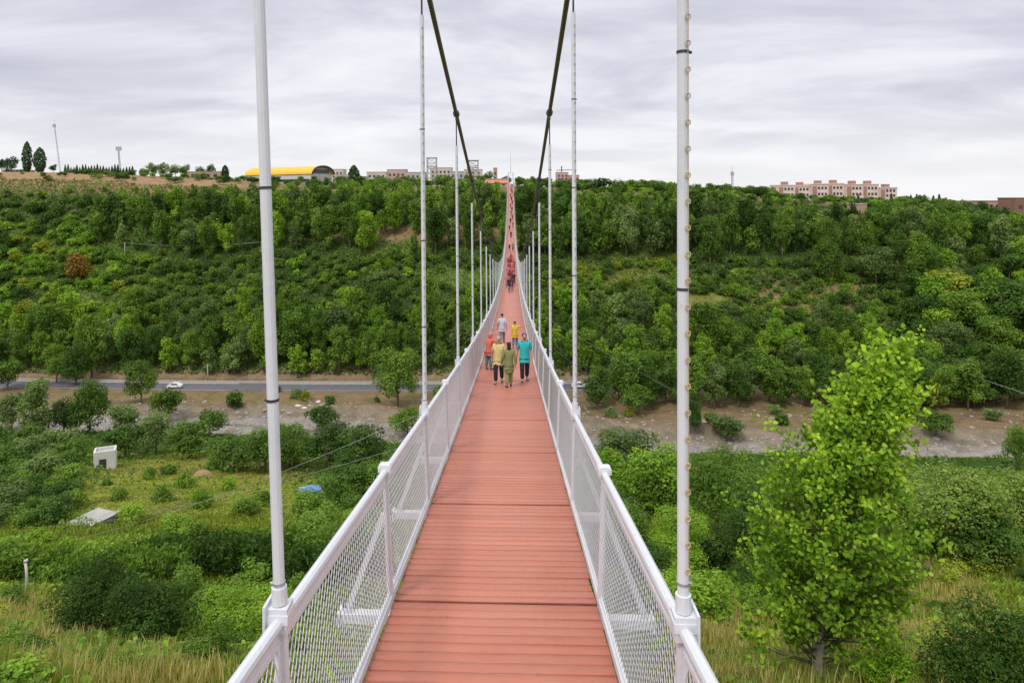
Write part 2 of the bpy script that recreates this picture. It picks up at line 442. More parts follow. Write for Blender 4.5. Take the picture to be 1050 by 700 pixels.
# ------------------------------------------------------------------ the bridge
XC = -0.185
PITCH, Y_0 = 3.08, 3.65
K0, K1 = -3, 92
def deck_curve(y): return -(3.05 + 0.148 * y - 0.00061 * y * y)
def Yk(k): return Y_0 + PITCH * k
def deck_z(y):
    k = math.floor((y - Y_0) / PITCH); t = (y - Yk(k)) / PITCH
    return deck_curve(Yk(k)) * (1 - t) + deck_curve(Yk(k + 1)) * t
CY = [-20, -6, 3.65, 9.8, 16, 22.1, 28.3, 34.5, 40.6, 46.8, 53, 70, 100, 130, 160, 200, 245, 287]
CZ = [11.5, 7.6, 5.1, 3.35, 1.9, 0.5, -0.75, -1.85, -2.8, -3.65, -4.45, -6.3, -8.35, -8.7, -7.8, -4.6, 1.4, 9.2]
def cable_z(y):
    i = max(0, min(len(CY) - 2, int(np.searchsorted(CY, y)) - 1))
    def tang(j):
        a, b = max(j - 1, 0), min(j + 1, len(CY) - 1)
        return (CZ[b] - CZ[a]) / (CY[b] - CY[a])
    h = CY[i + 1] - CY[i]; t = (y - CY[i]) / h
    return ((2*t**3 - 3*t*t + 1) * CZ[i] + (t**3 - 2*t*t + t) * h * tang(i) + (-2*t**3 + 3*t*t) * CZ[i+1] + (t**3 - t*t) * h * tang(i+1))

bridge = empty('suspension_bridge', (XC, Yk(K0), deck_z(Yk(K0))), 'long white suspension footbridge with red plank deck crossing the wooded valley', 'bridge')
RAIL_H = 1.33
def rp(side, y, h, off=0.0):
    return Vector((XC + side * (1.035 + 0.034 * h + off), y, deck_z(y) + h))

# deck: one part per bay, the planks are its pattern
for k in range(K0, K1):
    vs, fs, tn = [], [], []
    y0, y1 = Yk(k), Yk(k + 1)
    n = 20
    z0, z1 = deck_z(y0), deck_curve(y1)
    for i in range(n):
        ta, tb = (i + 0.022) / n, (i + 0.978) / n
        if i == 0: ta = 0.012
        if i == n - 1: tb = 1 - 0.006
        jit = rng.normal(0, 0.0012); ex = rng.normal(0, 0.004)
        a = (y0 + (y1 - y0) * ta, z0 + (z1 - z0) * ta + jit); b = (y0 + (y1 - y0) * tb, z0 + (z1 - z0) * tb + jit)
        w = 1.0 + ex
        bi = len(vs); e = 0.003
        vs += [(XC - w, a[0], a[1] - .03), (XC + w, a[0], a[1] - .03), (XC + w, b[0], b[1] - .03), (XC - w, b[0], b[1] - .03),
               (XC - w, a[0], a[1] - e), (XC + w, a[0], a[1] - e), (XC + w, b[0], b[1] - e), (XC - w, b[0], b[1] - e),
               (XC - w + e, a[0] + e, a[1]), (XC + w - e, a[0] + e, a[1]), (XC + w - e, b[0] - e, b[1]), (XC - w + e, b[0] - e, b[1])]
        fq = [(3, 2, 1, 0), (0, 1, 5, 4), (1, 2, 6, 5), (2, 3, 7, 6), (3, 0, 4, 7), (4, 5, 9, 8), (5, 6, 10, 9), (6, 7, 11, 10), (7, 4, 8, 11), (8, 9, 10, 11)]
        fs += [tuple(bi + j for j in f) for f in fq]; tn += [float(np.clip(rng.normal(0.5, 0.2), 0, 1))] * len(fq)
    me = np_mesh('deck_panel', np.array(vs), np.array(fs), DECK, tone=np.array(tn))
    o = link('deck_panel', me, bridge); o.location = -Vector(bridge.location)
# under the deck: girders and cross beams
for sd in (-1, 1):
    mb = MB()
    for k in range(K0, K1):
        p = Vector((XC + sd * 0.8, Yk(k), deck_curve(Yk(k)) - 0.13)); q = Vector((XC + sd * 0.8, Yk(k + 1), deck_curve(Yk(k + 1)) - 0.13))
        mb.bar(p, q, 0.12, 0.16)
    child('girder', mb, WHITE, bridge, world=True)

def infill(mb, side, y0, y1, far):
    L = y1 - y0; a0, a1, h0, h1 = 0.09, L - 0.09, 0.10, 1.17
    sp = 0.076 if not far else 0.16; w = 0.0032 if not far else 0.0078
    dx = (h1 - h0) * 0.62
    for sgn in (1, -1):
        s = a0 - dx
        while s < a1 + dx:
            pa, pb = (s, s + dx) if sgn > 0 else (s + dx, s)
            # from (pa,h0) to (pb,h1), clipped to [a0,a1]
            t0, t1 = 0.0, 1.0
            d = pb - pa
            for lim, gt in ((a0, True), (a1, False)):
                t = (lim - pa) / d
                if (d > 0) == gt: t0 = max(t0, t)
                else: t1 = min(t1, t)
            if t1 - t0 > 0.02:
                p = rp(side, y0 + pa + d * t0, h0 + (h1 - h0) * t0, 0.004 * sgn); q = rp(side, y0 + pa + d * t1, h0 + (h1 - h0) * t1, 0.004 * sgn)
                mb.tube([p, q], w, 3, caps=False)
            s += sp

def railing_bay(side, k, detail, mbs):
    """mbs: dict of collectors for post / handrail / mesh_infill / toe_board / brace (may all be one collector)"""
    y0, y1 = Yk(k), Yk(k + 1)
    # post at the far end of the bay (and cap)
    P = mbs['post']
    b, t = rp(side, y1, -0.12), rp(side, y1, RAIL_H - 0.02)
    P.bar(b, t, 0.055, 0.055, up=(0, 1, 0))
    c = rp(side, y1, RAIL_H)
    P.box(c.x - .062, c.x + .062, c.y - .062, c.y + .062, c.z - .035, c.z + .015)
    if (k + 1) % 2 == 1: P.box(c.x - .05, c.x + .05, c.y - .05, c.y + .05, c.z + .017, c.z + .03)
    Hn = mbs['handrail']
    Hn.tube([rp(side, y0 + .05, RAIL_H - .045), rp(side, y1 - .05, RAIL_H - .045)], 0.034, 10 if detail else 6)
    Hn.bar(rp(side, y0 + .05, RAIL_H - .125), rp(side, y1 - .05, RAIL_H - .125), 0.012, 0.075)
    M = mbs['mesh_infill']
    for h in (0.09, 1.18): M.bar(rp(side, y0 + .05, h), rp(side, y1 - .05, h), 0.02, 0.032)
    for y in (y0 + .065, y1 - .065): M.bar(rp(side, y, 0.1), rp(side, y, 1.17), 0.02, 0.036, up=(0, 1, 0))
    infill(M, side, y0, y1, not detail)
    T = mbs['toe_board']
    T.bar(rp(side, y0 + .035, 0.035, -0.006), rp(side, y1 - .035, 0.035, -0.006), 0.045, 0.075)
    B = mbs['brace']
    o = rp(side, y1, -0.16, 0.0)
    B.bar((o.x - side * 0.35, o.y, o.z), (o.x + side * 0.50, o.y, o.z), 0.10, 0.09)
    B.bar((o.x + side * 0.44, o.y, o.z + .05), rp(side, y1, 0.86, 0.035), 0.055, 0.06, up=(0, 1, 0))
    B.box(min(o.x + side * .5, o.x + side * .52), max(o.x + side * .5, o.x + side * .52), o.y - .075, o.y + .075, o.z - .07, o.z + .07)

for side in (-1, 1):
    for k in range(K0, 47):
        if k < 15:
            pr = link('railing_panel', None, bridge); pr.location = Vector((0, Yk(k) - bridge.location.y, 0))
            mbs = {n: MB() for n in ('post', 'handrail', 'mesh_infill', 'toe_board', 'brace')}
            railing_bay(side, k, True, mbs)
            for n, mb in mbs.items():
                c = link(n, mb.mesh(n, WHITE, False), pr); c.location = -Vector(bridge.location) - Vector(pr.location)
            # smooth the round rail only
        else:
            mb = MB(); railing_bay(side, k, k < 30, {n: mb for n in ('post', 'handrail', 'mesh_infill', 'toe_board', 'brace')})
            child('railing_panel', mb, WHITE, bridge, world=True)
mb = MB()
for side in (-1, 1):
    for k in range(47, K1): railing_bay(side, k, False, {n: mb for n in ('post', 'handrail', 'mesh_infill', 'toe_board', 'brace')})
tag(child('railing', mb, WHITE, bridge, world=True), kind='stuff')

# hangers
for side in (-1, 1):
    for k in range(-2, K1 - 1, 2):
        y = Yk(k)
        base = rp(side, y, RAIL_H)
        zt = cable_z(y)
        if zt < base.z + 0.6: continue
        top = Vector((XC + side * 1.09, y, zt))
        if k == 0: top.x += side * (0.2 if side < 0 else 0.03)
        L = (top - base).length
        n = (top - base) / L
        sh = min(0.75, L * 0.2)
        mb = MB()
        mb.tube([base, top - n * sh], 0.031, 12 if k < 8 else 6)
        hg = child('hanger', mb, WHITE, bridge, smooth=False, world=True)
        if k < 24:
            r = MB(); r.tube([top - n * (sh + .02), top + n * 0.03], 0.014, 6)
            r.tube([top + Vector((0, -.06, .012)), top + Vector((0, .06, -.012))], 0.078, 10)
            r.box(top.x - .02, top.x + .02, top.y - .05, top.y + .05, top.z - .16, top.z - .06)
            c = link('cable_clamp', r.mesh('cable_clamp', STEEL_DARK), hg)
            bk = MB(); bk.box(base.x - .055, base.x + .055, base.y - .055, base.y + .055, base.z - .085, base.z + .045)
            bk.box(min(base.x + side * .055, base.x + side * .068), max(base.x + side * .055, base.x + side * .068), base.y - .08, base.y + .08, base.z - .12, base.z + .07)
            bk.tube([base + n * .05, base + n * .14], 0.042, 12)
            link('bracket', bk.mesh('bracket', WHITE), hg)
        if k < 8:
            zs = [0.16, 1.15, 2.3, 4.05, 5.6, 7.0] if side < 0 else [0.2, 1.75, 3.0, 4.4, 5.8]
            for hgt in zs:
                if hgt > L - 1: continue
                r = MB(); p = base + n * (hgt + 0.3 * rng.random() * (k != 0))
                r.tube([p - n * .007, p + n * .007], 0.0348, 12); r.tube([p + Vector((side * .03, 0, 0)), p + Vector((side * .046, 0, -.004))], 0.008, 6)
                link('clamp_ring', r.mesh('clamp_ring', STEEL_DARK if hgt > .3 else GALV), hg)
        if side > 0 and k < 14 or side < 0 and 0 < k < 10:
            # string of small amber light rings up the outer side of the pole
            r = MB(); s = 0.28; i = 0
            pts = []
            while s < L - 0.9:
                cpt = base + n * s + Vector((0.016, -0.035, 0)); pts.append(cpt + Vector((side * .004 * (i % 2), 0, 0)))
                ring = [cpt + Vector((math.cos(a) * .012, -.006, math.sin(a) * .014)) for a in np.linspace(0, 2 * math.pi, 9)]
                r.tube(ring, 0.0038, 5, caps=False)
                s += 0.138; i += 1
            r.tube(pts, 0.0016, 4)
            link('light_string', r.mesh('light_string', BULB if k == 0 else STRING_FAR), hg)

# main cables
for side in (-1, 1):
    mb = MB(); yy = np.concatenate([np.linspace(-18, 60, 60), np.linspace(62, 286, 90)])
    mb.tube([(XC + side * 1.09, y, cable_z(y)) for y in yy], 0.044, 10)
    child('main_cable', mb, CABLE, bridge, smooth=True, world=True)

# far pylon: slim A-shaped tower with a spire
YT = 287.0; zt0 = deck_curve(YT)
mb = MB()
for sd in (-1, 1):
    mb.bar((XC + sd * 1.6, YT, zt0 - 8), (XC + sd * 0.95, YT, 9.4), 0.34, 0.34)
for z in (zt0 + 3.6, 9.3): mb.bar((XC - 1.15, YT, z), (XC + 1.15, YT, z), 0.26, 0.26)
mb.tube([(XC, YT, 9.2), (XC, YT, 13.0), (XC, YT, 18.5)], [0.22, 0.13, 0.05], 8)
child('pylon', mb, WHITE, bridge, world=True)

# wind guys: thin cables from the deck down to the valley
def sag(p, q, s, n=14):
    p, q = Vector(p), Vector(q)
    return [p.lerp(q, t) - Vector((0, 0, s * 4 * t * (1 - t))) for t in np.linspace(0, 1, n)]
def deck_side(side, y): return Vector((XC + side * 1.5, y, deck_z(y) - 0.2))
for side, y, gpx, gpy, rad, s in ((1, 62, 790, 448, .03, .8), (1, 41, 700, 449, .02, .7), (1, 30, 690, 470, .02, .7), (1, 50, 640, 418, .016, .4),
                                  (-1, 62, 318, 409, .022, .8), (-1, 46, 330, 415, .02, .6), (-1, 20, 60, 556, .02, .5), (-1, 15, 20, 540, .012, .6)):
    g = ground(gpx, gpy); mb = MB()
    mb.tube(sag(deck_side(side, y), g, s), rad * (.62 if side > 0 else .42), 5)
    child('guy_cable', mb, GUY, bridge, world=True)
# wires over the right-hand slope
for i, ((ax, ay, ah), (bx, by, bh)) in enumerate((((930, 366, 1.5), (1110, 470, 9.0)), ((925, 520, 3.0), (1120, 610, 4.0)), ((925, 520, 3.3), (1120, 598, 4.4)))):
    a = ground(ax, ay); b = ground(bx, by)
    mb = MB(); mb.tube(sag((a[0], a[1], a[2] + ah), (b[0], b[1], b[2] + bh), 0.5), 0.02 if i else .045, 5)
    child('guy_cable', mb, GUY, bridge, world=True)

# ------------------------------------------------------------------ foliage
def leaves(cent, nrm, size, asp, r):
    n = len(cent)
    nrm = nrm / (np.linalg.norm(nrm, axis=1, keepdims=True) + 1e-9)
    t = r.normal(size=(n, 3)); t -= nrm * (t * nrm).sum(1, keepdims=True); t /= np.linalg.norm(t, axis=1, keepdims=True) + 1e-9
    b = np.cross(nrm, t)
    s = np.asarray(size)[:, None] if np.ndim(size) else size
    fold = nrm * s * 0.25
    v = np.stack([cent - t * s, cent + b * s * asp + fold, cent + t * s, cent - b * s * asp + fold], 1)
    return v.reshape(-1, 3), np.arange(n * 4).reshape(n, 4)

def crown_points(r, lobes, n, inner=0.45):
    """lobes: array (k,4) of centre + radius (z squash 0.85); leaf clumps mostly on the lobes' shells with gaps"""
    lob = np.asarray(lobes); wgt = lob[:, 3] ** 2; wgt /= wgt.sum()
    idx = r.choice(len(lob), n, p=wgt)
    d = r.normal(size=(n, 3)); d[:, 2] = d[:, 2] + 0.25; d /= np.linalg.norm(d, axis=1, keepdims=True)
    # tufts inside a lobe: jitter directions toward a few random axes
    rad = lob[idx, 3] * (inner + (1.08 - inner) * r.random(n) ** 0.35)
    bump = 1 + 0.22 * np.sin(7 * d[:, 0] + idx * 1.7) * np.sin(6 * d[:, 1] + idx) + 0.12 * np.sin(13 * d[:, 2] + idx * 2.1)
    c = lob[idx, :3] + d * (rad * bump)[:, None] * np.array([1, 1, 0.88])
    lt = r.normal(0, 0.13, len(lob))
    tone = 0.45 + lt[idx] + r.normal(0, 0.17, n)
    return c, d, tone

def make_lobes(r, form):
    L = []
    if form == 'broad':
        for i in range(19):
            a = r.uniform(0, 6.28); z = r.uniform(0.3, 0.88); env = math.sqrt(max(0.02, 1 - ((z - 0.56) / 0.42) ** 2))
            rr = 0.36 * env * math.sqrt(r.uniform(0.25, 1)); L.append((rr * math.cos(a), rr * math.sin(a), z, r.uniform(0.10, 0.19)))
        L.append((0, 0, 0.85, 0.14)); L.append((0, 0, 0.55, 0.26))
    elif form == 'tall':
        for i in range(22):
            a = r.uniform(0, 6.28); z = r.uniform(0.2, 0.93); env = math.sin(math.pi * min(1, (z - 0.08) / 0.95)) ** 0.6
            rr = 0.33 * env * math.sqrt(r.uniform(0.15, 1)); L.append((rr * math.cos(a), rr * math.sin(a), z, r.uniform(0.075, 0.14)))
        L.append((0, 0, 0.93, 0.07)); L.append((0, 0, 0.5, 0.2)); L.append((0, 0, 0.7, 0.17))
    elif form == 'bush':
        for i in range(15):
            a = r.uniform(0, 6.28); z = r.uniform(0.15, 0.74); rr = 0.36 * math.sqrt(max(.05, 1 - (z / 0.95) ** 2)) * math.sqrt(r.uniform(.15, 1))
            L.append((rr * math.cos(a), rr * math.sin(a), z, r.uniform(0.13, 0.23)))
        L.append((0, 0, 0.35, 0.3))
    return L

def trunk_mb(r, form, th=0.022):
    mb = MB()
    top = {'broad': 0.7, 'tall': 0.9, 'bush': 0.5}[form]
    pts = [Vector((0, 0, -0.04))]
    for i in range(1, 7): pts.append(Vector((r.normal(0, 0.012) * i / 2, r.normal(0, 0.012) * i / 2, top * i / 6)))
    mb.tube(pts, [th * (1.15 - 0.16 * i) for i in range(7)], 7)
    for i in range(9):
        z = r.uniform(0.2, 0.65) * top; a = r.uniform(0, 6.28); le = r.uniform(0.16, 0.3) * (1.0 if form != 'tall' else 0.7)
        p = Vector((0, 0, z)); q = p + Vector((math.cos(a) * le, math.sin(a) * le, le * r.uniform(0.5, 1.1)))
        mb.tube([p, p.lerp(q, .5) + Vector((0, 0, -.01)), q], [th * .5, th * .35, th * .12], 5)
    return mb

CROWN, TRUNK = {}, {}
def crown_mesh(form, var, n, leaf, asp=0.62):
    r = np.random.default_rng(abs(hash((form, var, n))) % 2**31 if False else (len(form) * 1000 + var * 37 + n))
    if form == 'conifer':
        z = r.random(n) ** 1.25 * 0.95 + 0.05; a = r.uniform(0, 6.28, n); k = 9
        lay = (z * k) % 1.0
        rad = (1 - z) ** 0.85 * 0.30 * (0.55 + 0.5 * (1 - lay)) * (0.5 + 0.5 * r.random(n) ** .4) + 0.01
        c = np.stack([rad * np.cos(a), rad * np.sin(a), z], 1)
        d = np.stack([np.cos(a), np.sin(a), np.full(n, 0.6)], 1) + r.normal(0, .4, (n, 3)); tone = 0.45 + r.normal(0, 0.2, n)
    elif form == 'cypress':
        z = r.random(n); a = r.uniform(0, 6.28, n); rad = 0.22 * np.sin(np.pi * np.clip(z * .93 + .07, 0, 1)) ** .6 * (0.6 + .4 * r.random(n) ** .4) * (1 + .12 * np.sin(5 * a + 17 * z))
        c = np.stack([rad * np.cos(a), rad * np.sin(a), z * .98 + .02], 1)
        d = np.stack([np.cos(a), np.sin(a), np.full(n, .5)], 1) + r.normal(0, .4, (n, 3)); tone = .45 + r.normal(0, .2, n)
    else:
        lob = make_lobes(r, form)
        c, d, tone = crown_points(r, lob, n)
        if form == 'bush': c[:, 2] = np.abs(c[:, 2])
        d = d + r.normal(0, 0.5, d.shape) + np.array([0, 0, 0.55])
    v, f = leaves(c, d, leaf * r.uniform(0.6, 1.35, len(c)), asp, r)
    return v, f, tone

def get_crown(form, var, n, leaf, asp=0.62):
    key = (form, var, n)
    if key not in CROWN:
        v, f, t = crown_mesh(form, var, n, leaf, asp)
        CROWN[key] = np_mesh('crown', v, f, LEAF['mid'], tone=t)
    return CROWN[key]
def get_trunk(form, var):
    if (form, var) not in TRUNK:
        TRUNK[(form, var)] = trunk_mb(np.random.default_rng(var + 50), form).mesh('trunk', BARK, True)
    return TRUNK[(form, var)]

# detail classes: (leaf count, leaf size in units of the tree's height)
def detail_for(hpx):
    if hpx > 70: return 14000, 0.0135
    if hpx > 40: return 5200, 0.022
    if hpx > 22: return 2400, 0.032
    return 1100, 0.046

def plant_tree(name, form, loc, h, w, tone, label, cat, group, trunk=True, var=None, rot=None, bark=None, one_mesh=False):
    depth = max(loc[1], 5); hpx = h * 700 / depth
    n, lf = detail_for(hpx)
    if form in ('conifer', 'cypress'): n, lf = (900, 0.05) if hpx < 40 else (3000, .03)
    var = random.randrange(5) if var is None else var
    rot = random.uniform(0, 6.28) if rot is None else rot
    me = get_crown(form, var, n, lf)
    if trunk and form not in ('conifer', 'cypress'):
        root = empty(name, loc, label, cat, group, rot)
        root.scale = (w, w, h)
        c = link('crown', me, root); t = link('trunk', get_trunk(form, var % 3), root)
        if bark is not None:
            t.material_slots[0].link = 'OBJECT'; t.material_slots[0].material = bark
    else:
        root = link(name, me, None, tuple(loc)); root.rotation_euler = (0, 0, rot); root.scale = (w, w, h); c = root
        tag(root, label, cat, group)
    c.material_slots[0].link = 'OBJECT'; c.material_slots[0].material = LEAF[tone]
    return root

# ---------------- the hillside woods
cand = []
def zone(px, py):
    """what grows at a hillside spot seen at photo pixel (px, py): (form, spacing, h range, w/h range, tones, phrase)"""
    n = random.random()
    left = px < 524
    # clearings
    for cx, cy, rx, ry in ((430, 240, 95, 6), (480, 285, 48, 7), (722, 308, 30, 12), (400, 258, 30, 5), (95, 308, 40, 7), (820, 312, 22, 6), (868, 300, 22, 6), (660, 292, 30, 7), (840, 270, 22, 4), (1025, 320, 20, 8)):
        if ((px - cx) / rx) ** 2 + ((py - cy) / ry) ** 2 < 1: return None
    if left:
        if py < 226 and px < 120: return ('bush', 4.2, (3, 5.5), (1.0, 1.5), ('grey', 'dark', 'mid'), 'scrub below the bare edge') if n < .75 else None
        if py < 262 and px > 100:
            if py < 202: return ('tall', 6.5, (7, 11), (0.6, 0.85), ('mid', 'mid', 'light', 'grey'), 'upper left tree belt')
            return ('tall', 5.4, (11, 15.5), (0.55, 0.8), ('mid', 'mid', 'light', 'dark', 'grey'), 'upper left tree belt')
        if py < 345 - 0.05 * px:
            if px < 150: return ('bush', 3.1, (2.6, 4.6), (1.1, 1.7), ('light', 'light', 'yellow', 'light', 'mid', 'dark'), 'light left thicket')
            return ('bush', 3.0, (2.8, 4.4), (0.9, 1.3), ('dark', 'mid', 'dark', 'mid', 'grey', 'light'), 'mid left orchard')
        if py < 391: return ('tall', 5.3, (10, 14), (0.6, 0.85), ('mid', 'light', 'mid', 'dark', 'grey'), 'belt above the road')
        return None
    else:
        if px < 700 and py < 272 or px >= 700 and py < 268 + 0.02 * (px - 700):
            if py < 216: return ('tall', 6.0, (7, 11), (0.6, 0.9), ('mid', 'light', 'dark', 'mid'), 'right skyline belt')
            return ('tall', 5.0, (11, 15), (0.55, 0.8), ('dark', 'mid', 'dark', 'deep', 'mid', 'grey'), 'tall right belt')
        if px > 925:
            return ('broad', 6.2, (8, 12), (0.85, 1.15), ('dark', 'deep', 'mid', 'dark', 'grey', 'light'), 'wood at the right end') if py < 424 else None
        if py < (320 if px < 700 else 352):
            if px < 700 and 255 < py < 305: return ('bush', 3.0, (2.6, 4.4), (1.0, 1.4), ('yellow', 'mid', 'mid', 'light', 'dark'), 'yellowish scrub by the bridge')
            return ('bush', 3.0, (2.8, 4.6), (0.9, 1.35), ('mid', 'dark', 'mid', 'grey', 'dark', 'light'), 'mid right orchard')
        if py < 412: return ('tall', 5.2, (9, 13.5), (0.6, 0.85), ('mid', 'dark', 'mid', 'light', 'grey'), 'right slope foot wood')
        return None

cell = {}
def free(x, y, rad):
    cs = 8.0; i, j = int(x // cs), int(y // cs)
    for a in (-1, 0, 1):
        for b in (-1, 0, 1):
            for (u, v, r2) in cell.get((i + a, j + b), ()):
                rr = 0.5 * (rad + r2)
                if (u - x) ** 2 + (v - y) ** 2 < rr * rr: return False
    cell.setdefault((i, j), []).append((x, y, rad)); return True

bushes, trees = [], []
for _ in range(60000):
    y = random.uniform(188.5, 304); x = random.uniform(-0.78, 0.84) * y
    if _ % 9 == 0:
        y = random.uniform(163, 178); x = random.uniform(0.12, 0.84) * y
        if random.random() < .3 and x < 60: continue
    if abs(x - XC) < 3.2 and y > 272: continue
    z = float(H(x, y))
    px, py, d = project(x, y, z); px, py = float(px), float(py)
    if 178 < y < 188.8 or y > 289 and px < 130: continue
    q = zone(px + 16 * float(wob(x, y, 40, 4, 2)), py + 13 * float(wob(x, y, 46, 5, 6)) * (1 if py > 222 else 0) * (1 if py < 340 else 0))
    if y < 178: q = ('tall', 4.6, (8, 11.5), (0.75, 1.0), ('mid', 'dark', 'mid', 'grey', 'dark'), 'right slope foot wood')
    if q is None: continue
    form, spc, hr, wr, tones, phrase = q
    if y < 191 and form != 'bush' and random.random() < .3: continue
    big = random.choice((.72, .88, 1.0, 1.0, 1.12, 1.32)); spc *= big ** .8
    if not free(x, y, spc): continue
    # keep the deck and hangers clear where the slope comes up to the bridge
    hgt = random.uniform(*hr) * big
    if abs(x - XC) < 5:
        clear = deck_curve(min(y, 287)) - 1.5 - z
        if clear < 1.2: continue
        hgt = min(hgt, clear)
    cap = np.interp(px, (0, 120, 240, 345, 520, 600, 700, 800, 930, 1050), (191, 190, 187, 188, 188, 195, 198, 210, 213, 221)) + random.uniform(-2, 5)
    hgt = min(hgt, (HY - cap) * y / F_PX - z)
    if hgt < 2.0: continue
    rec = (hgt / y, form, (x, y, z), hgt, hgt * random.uniform(*wr), random.choice(tones), phrase, px)
    (bushes if form == 'bush' else trees).append(rec)
trees.sort(key=lambda t: -t[0]); bushes.sort(key=lambda t: -t[0])
TONEW = {'deep': 'deep green', 'willow': 'soft green', 'dark': 'dark green', 'mid': 'mid green', 'light': 'light green', 'yellow': 'yellow green', 'grey': 'grey green'}
def side_word(px):
    return ('far left' if px < 140 else 'left of the near pole' if px < 270 else 'between the two left poles' if px < 436 else 'close to the bridge'
            if px < 600 else 'left of the bulb-string pole' if px < 690 else 'above the leafy poplar' if px < 930 else 'at the right edge')
def build_wood(lst, limit, kindname, cat, grp, trunk):
    for (k, form, loc, h, w, tone, phrase, px) in lst[:limit]:
        wd = 'slender' if w / h < 0.68 else 'broad' if w / h > 1.1 else 'rounded'
        nm = {'tall': 'slender_tree', 'broad': 'broadleaf_tree', 'bush': 'shrub'}[form]
        plant_tree(nm, form, loc, h, w, tone, f'{wd} {TONEW[tone]} {cat}, {phrase}, {side_word(px)}', cat, grp.format(phrase), trunk)
def clip_label(s): return s
tall = [t for t in trees if t[1] == 'tall']; broad = [t for t in trees if t[1] == 'broad']
build_wood(tall, 290, 'slender_tree', 'tree', 'slender trees in the {}', True)
build_wood(broad, 170, 'broadleaf_tree', 'tree', 'broad trees in the {}', True)
build_wood(bushes, 270, 'shrub', 'shrub', 'shrubs in the {}', False)
# what is left over is one mass each
def mass(name, lst, label, cat, form, nleaf, lf):
    groups = {}
    for rec in lst: groups.setdefault(rec[5], []).append(rec)
    V, Fc, T, MI = [], [], [], []; base = 0; names = sorted(groups)
    for gi, tn in enumerate(names):
        for rec in groups[tn]:
            v, f, t = PROTO[(rec[1], random.randrange(5))]
            a = random.uniform(0, 6.28); c, s = math.cos(a), math.sin(a)
            vv = np.stack([(v[:, 0] * c - v[:, 1] * s) * rec[4] + rec[2][0], (v[:, 0] * s + v[:, 1] * c) * rec[4] + rec[2][1], v[:, 2] * rec[3] + rec[2][2]], 1)
            V.append(vv); Fc.append(f + base); base += len(v); T.append(t + random.uniform(-.27, .27)); MI.append(np.full(len(f), gi, dtype=np.int32))
    if not V: return
    me = np_mesh(name, np.concatenate(V), np.concatenate(Fc), [LEAF[n] for n in names], tone=np.concatenate(T))
    me.polygons.foreach_set('material_index', np.concatenate(MI))
    tag(link(name, me), label, cat, None, 'stuff')
PROTO = {}
for vv in range(5):
    PROTO[('bush', vv)] = crown_mesh('bush', vv, 420, 0.075)
    PROTO[('tall', vv)] = crown_mesh('tall', vv, 1000, 0.047)
    PROTO[('broad', vv)] = crown_mesh('broad', vv, 900, 0.05)
print('TREES', len(tall), len(broad), 'BUSHES', len(bushes))

# rusty tree on the left slope and other single trees: (px, py base, h px, w px, form, tone, label)
def place(px, py, hpx, wpx, form, tone, label, name=None, group=None, trunk=True, depth=None, var=None):
    p = ground(px, py) if depth is None else at_depth(px, depth)
    d = float(project(*p)[2]); s = d / F_PX
    nm = name or {'tall': 'slender_tree', 'broad': 'broadleaf_tree', 'bush': 'bush', 'conifer': 'conifer', 'cypress': 'cypress_tree'}[form]
    cat = {'bush': 'bush'}.get(form, 'tree')
    if form == 'bush': trunk = False
    q = p - np.array([0, 0, 0.03 * hpx * s])
    return plant_tree(nm, form, q, hpx * s * 1.03, wpx * s * 1.08, tone, label, cat, group, trunk, var=var)

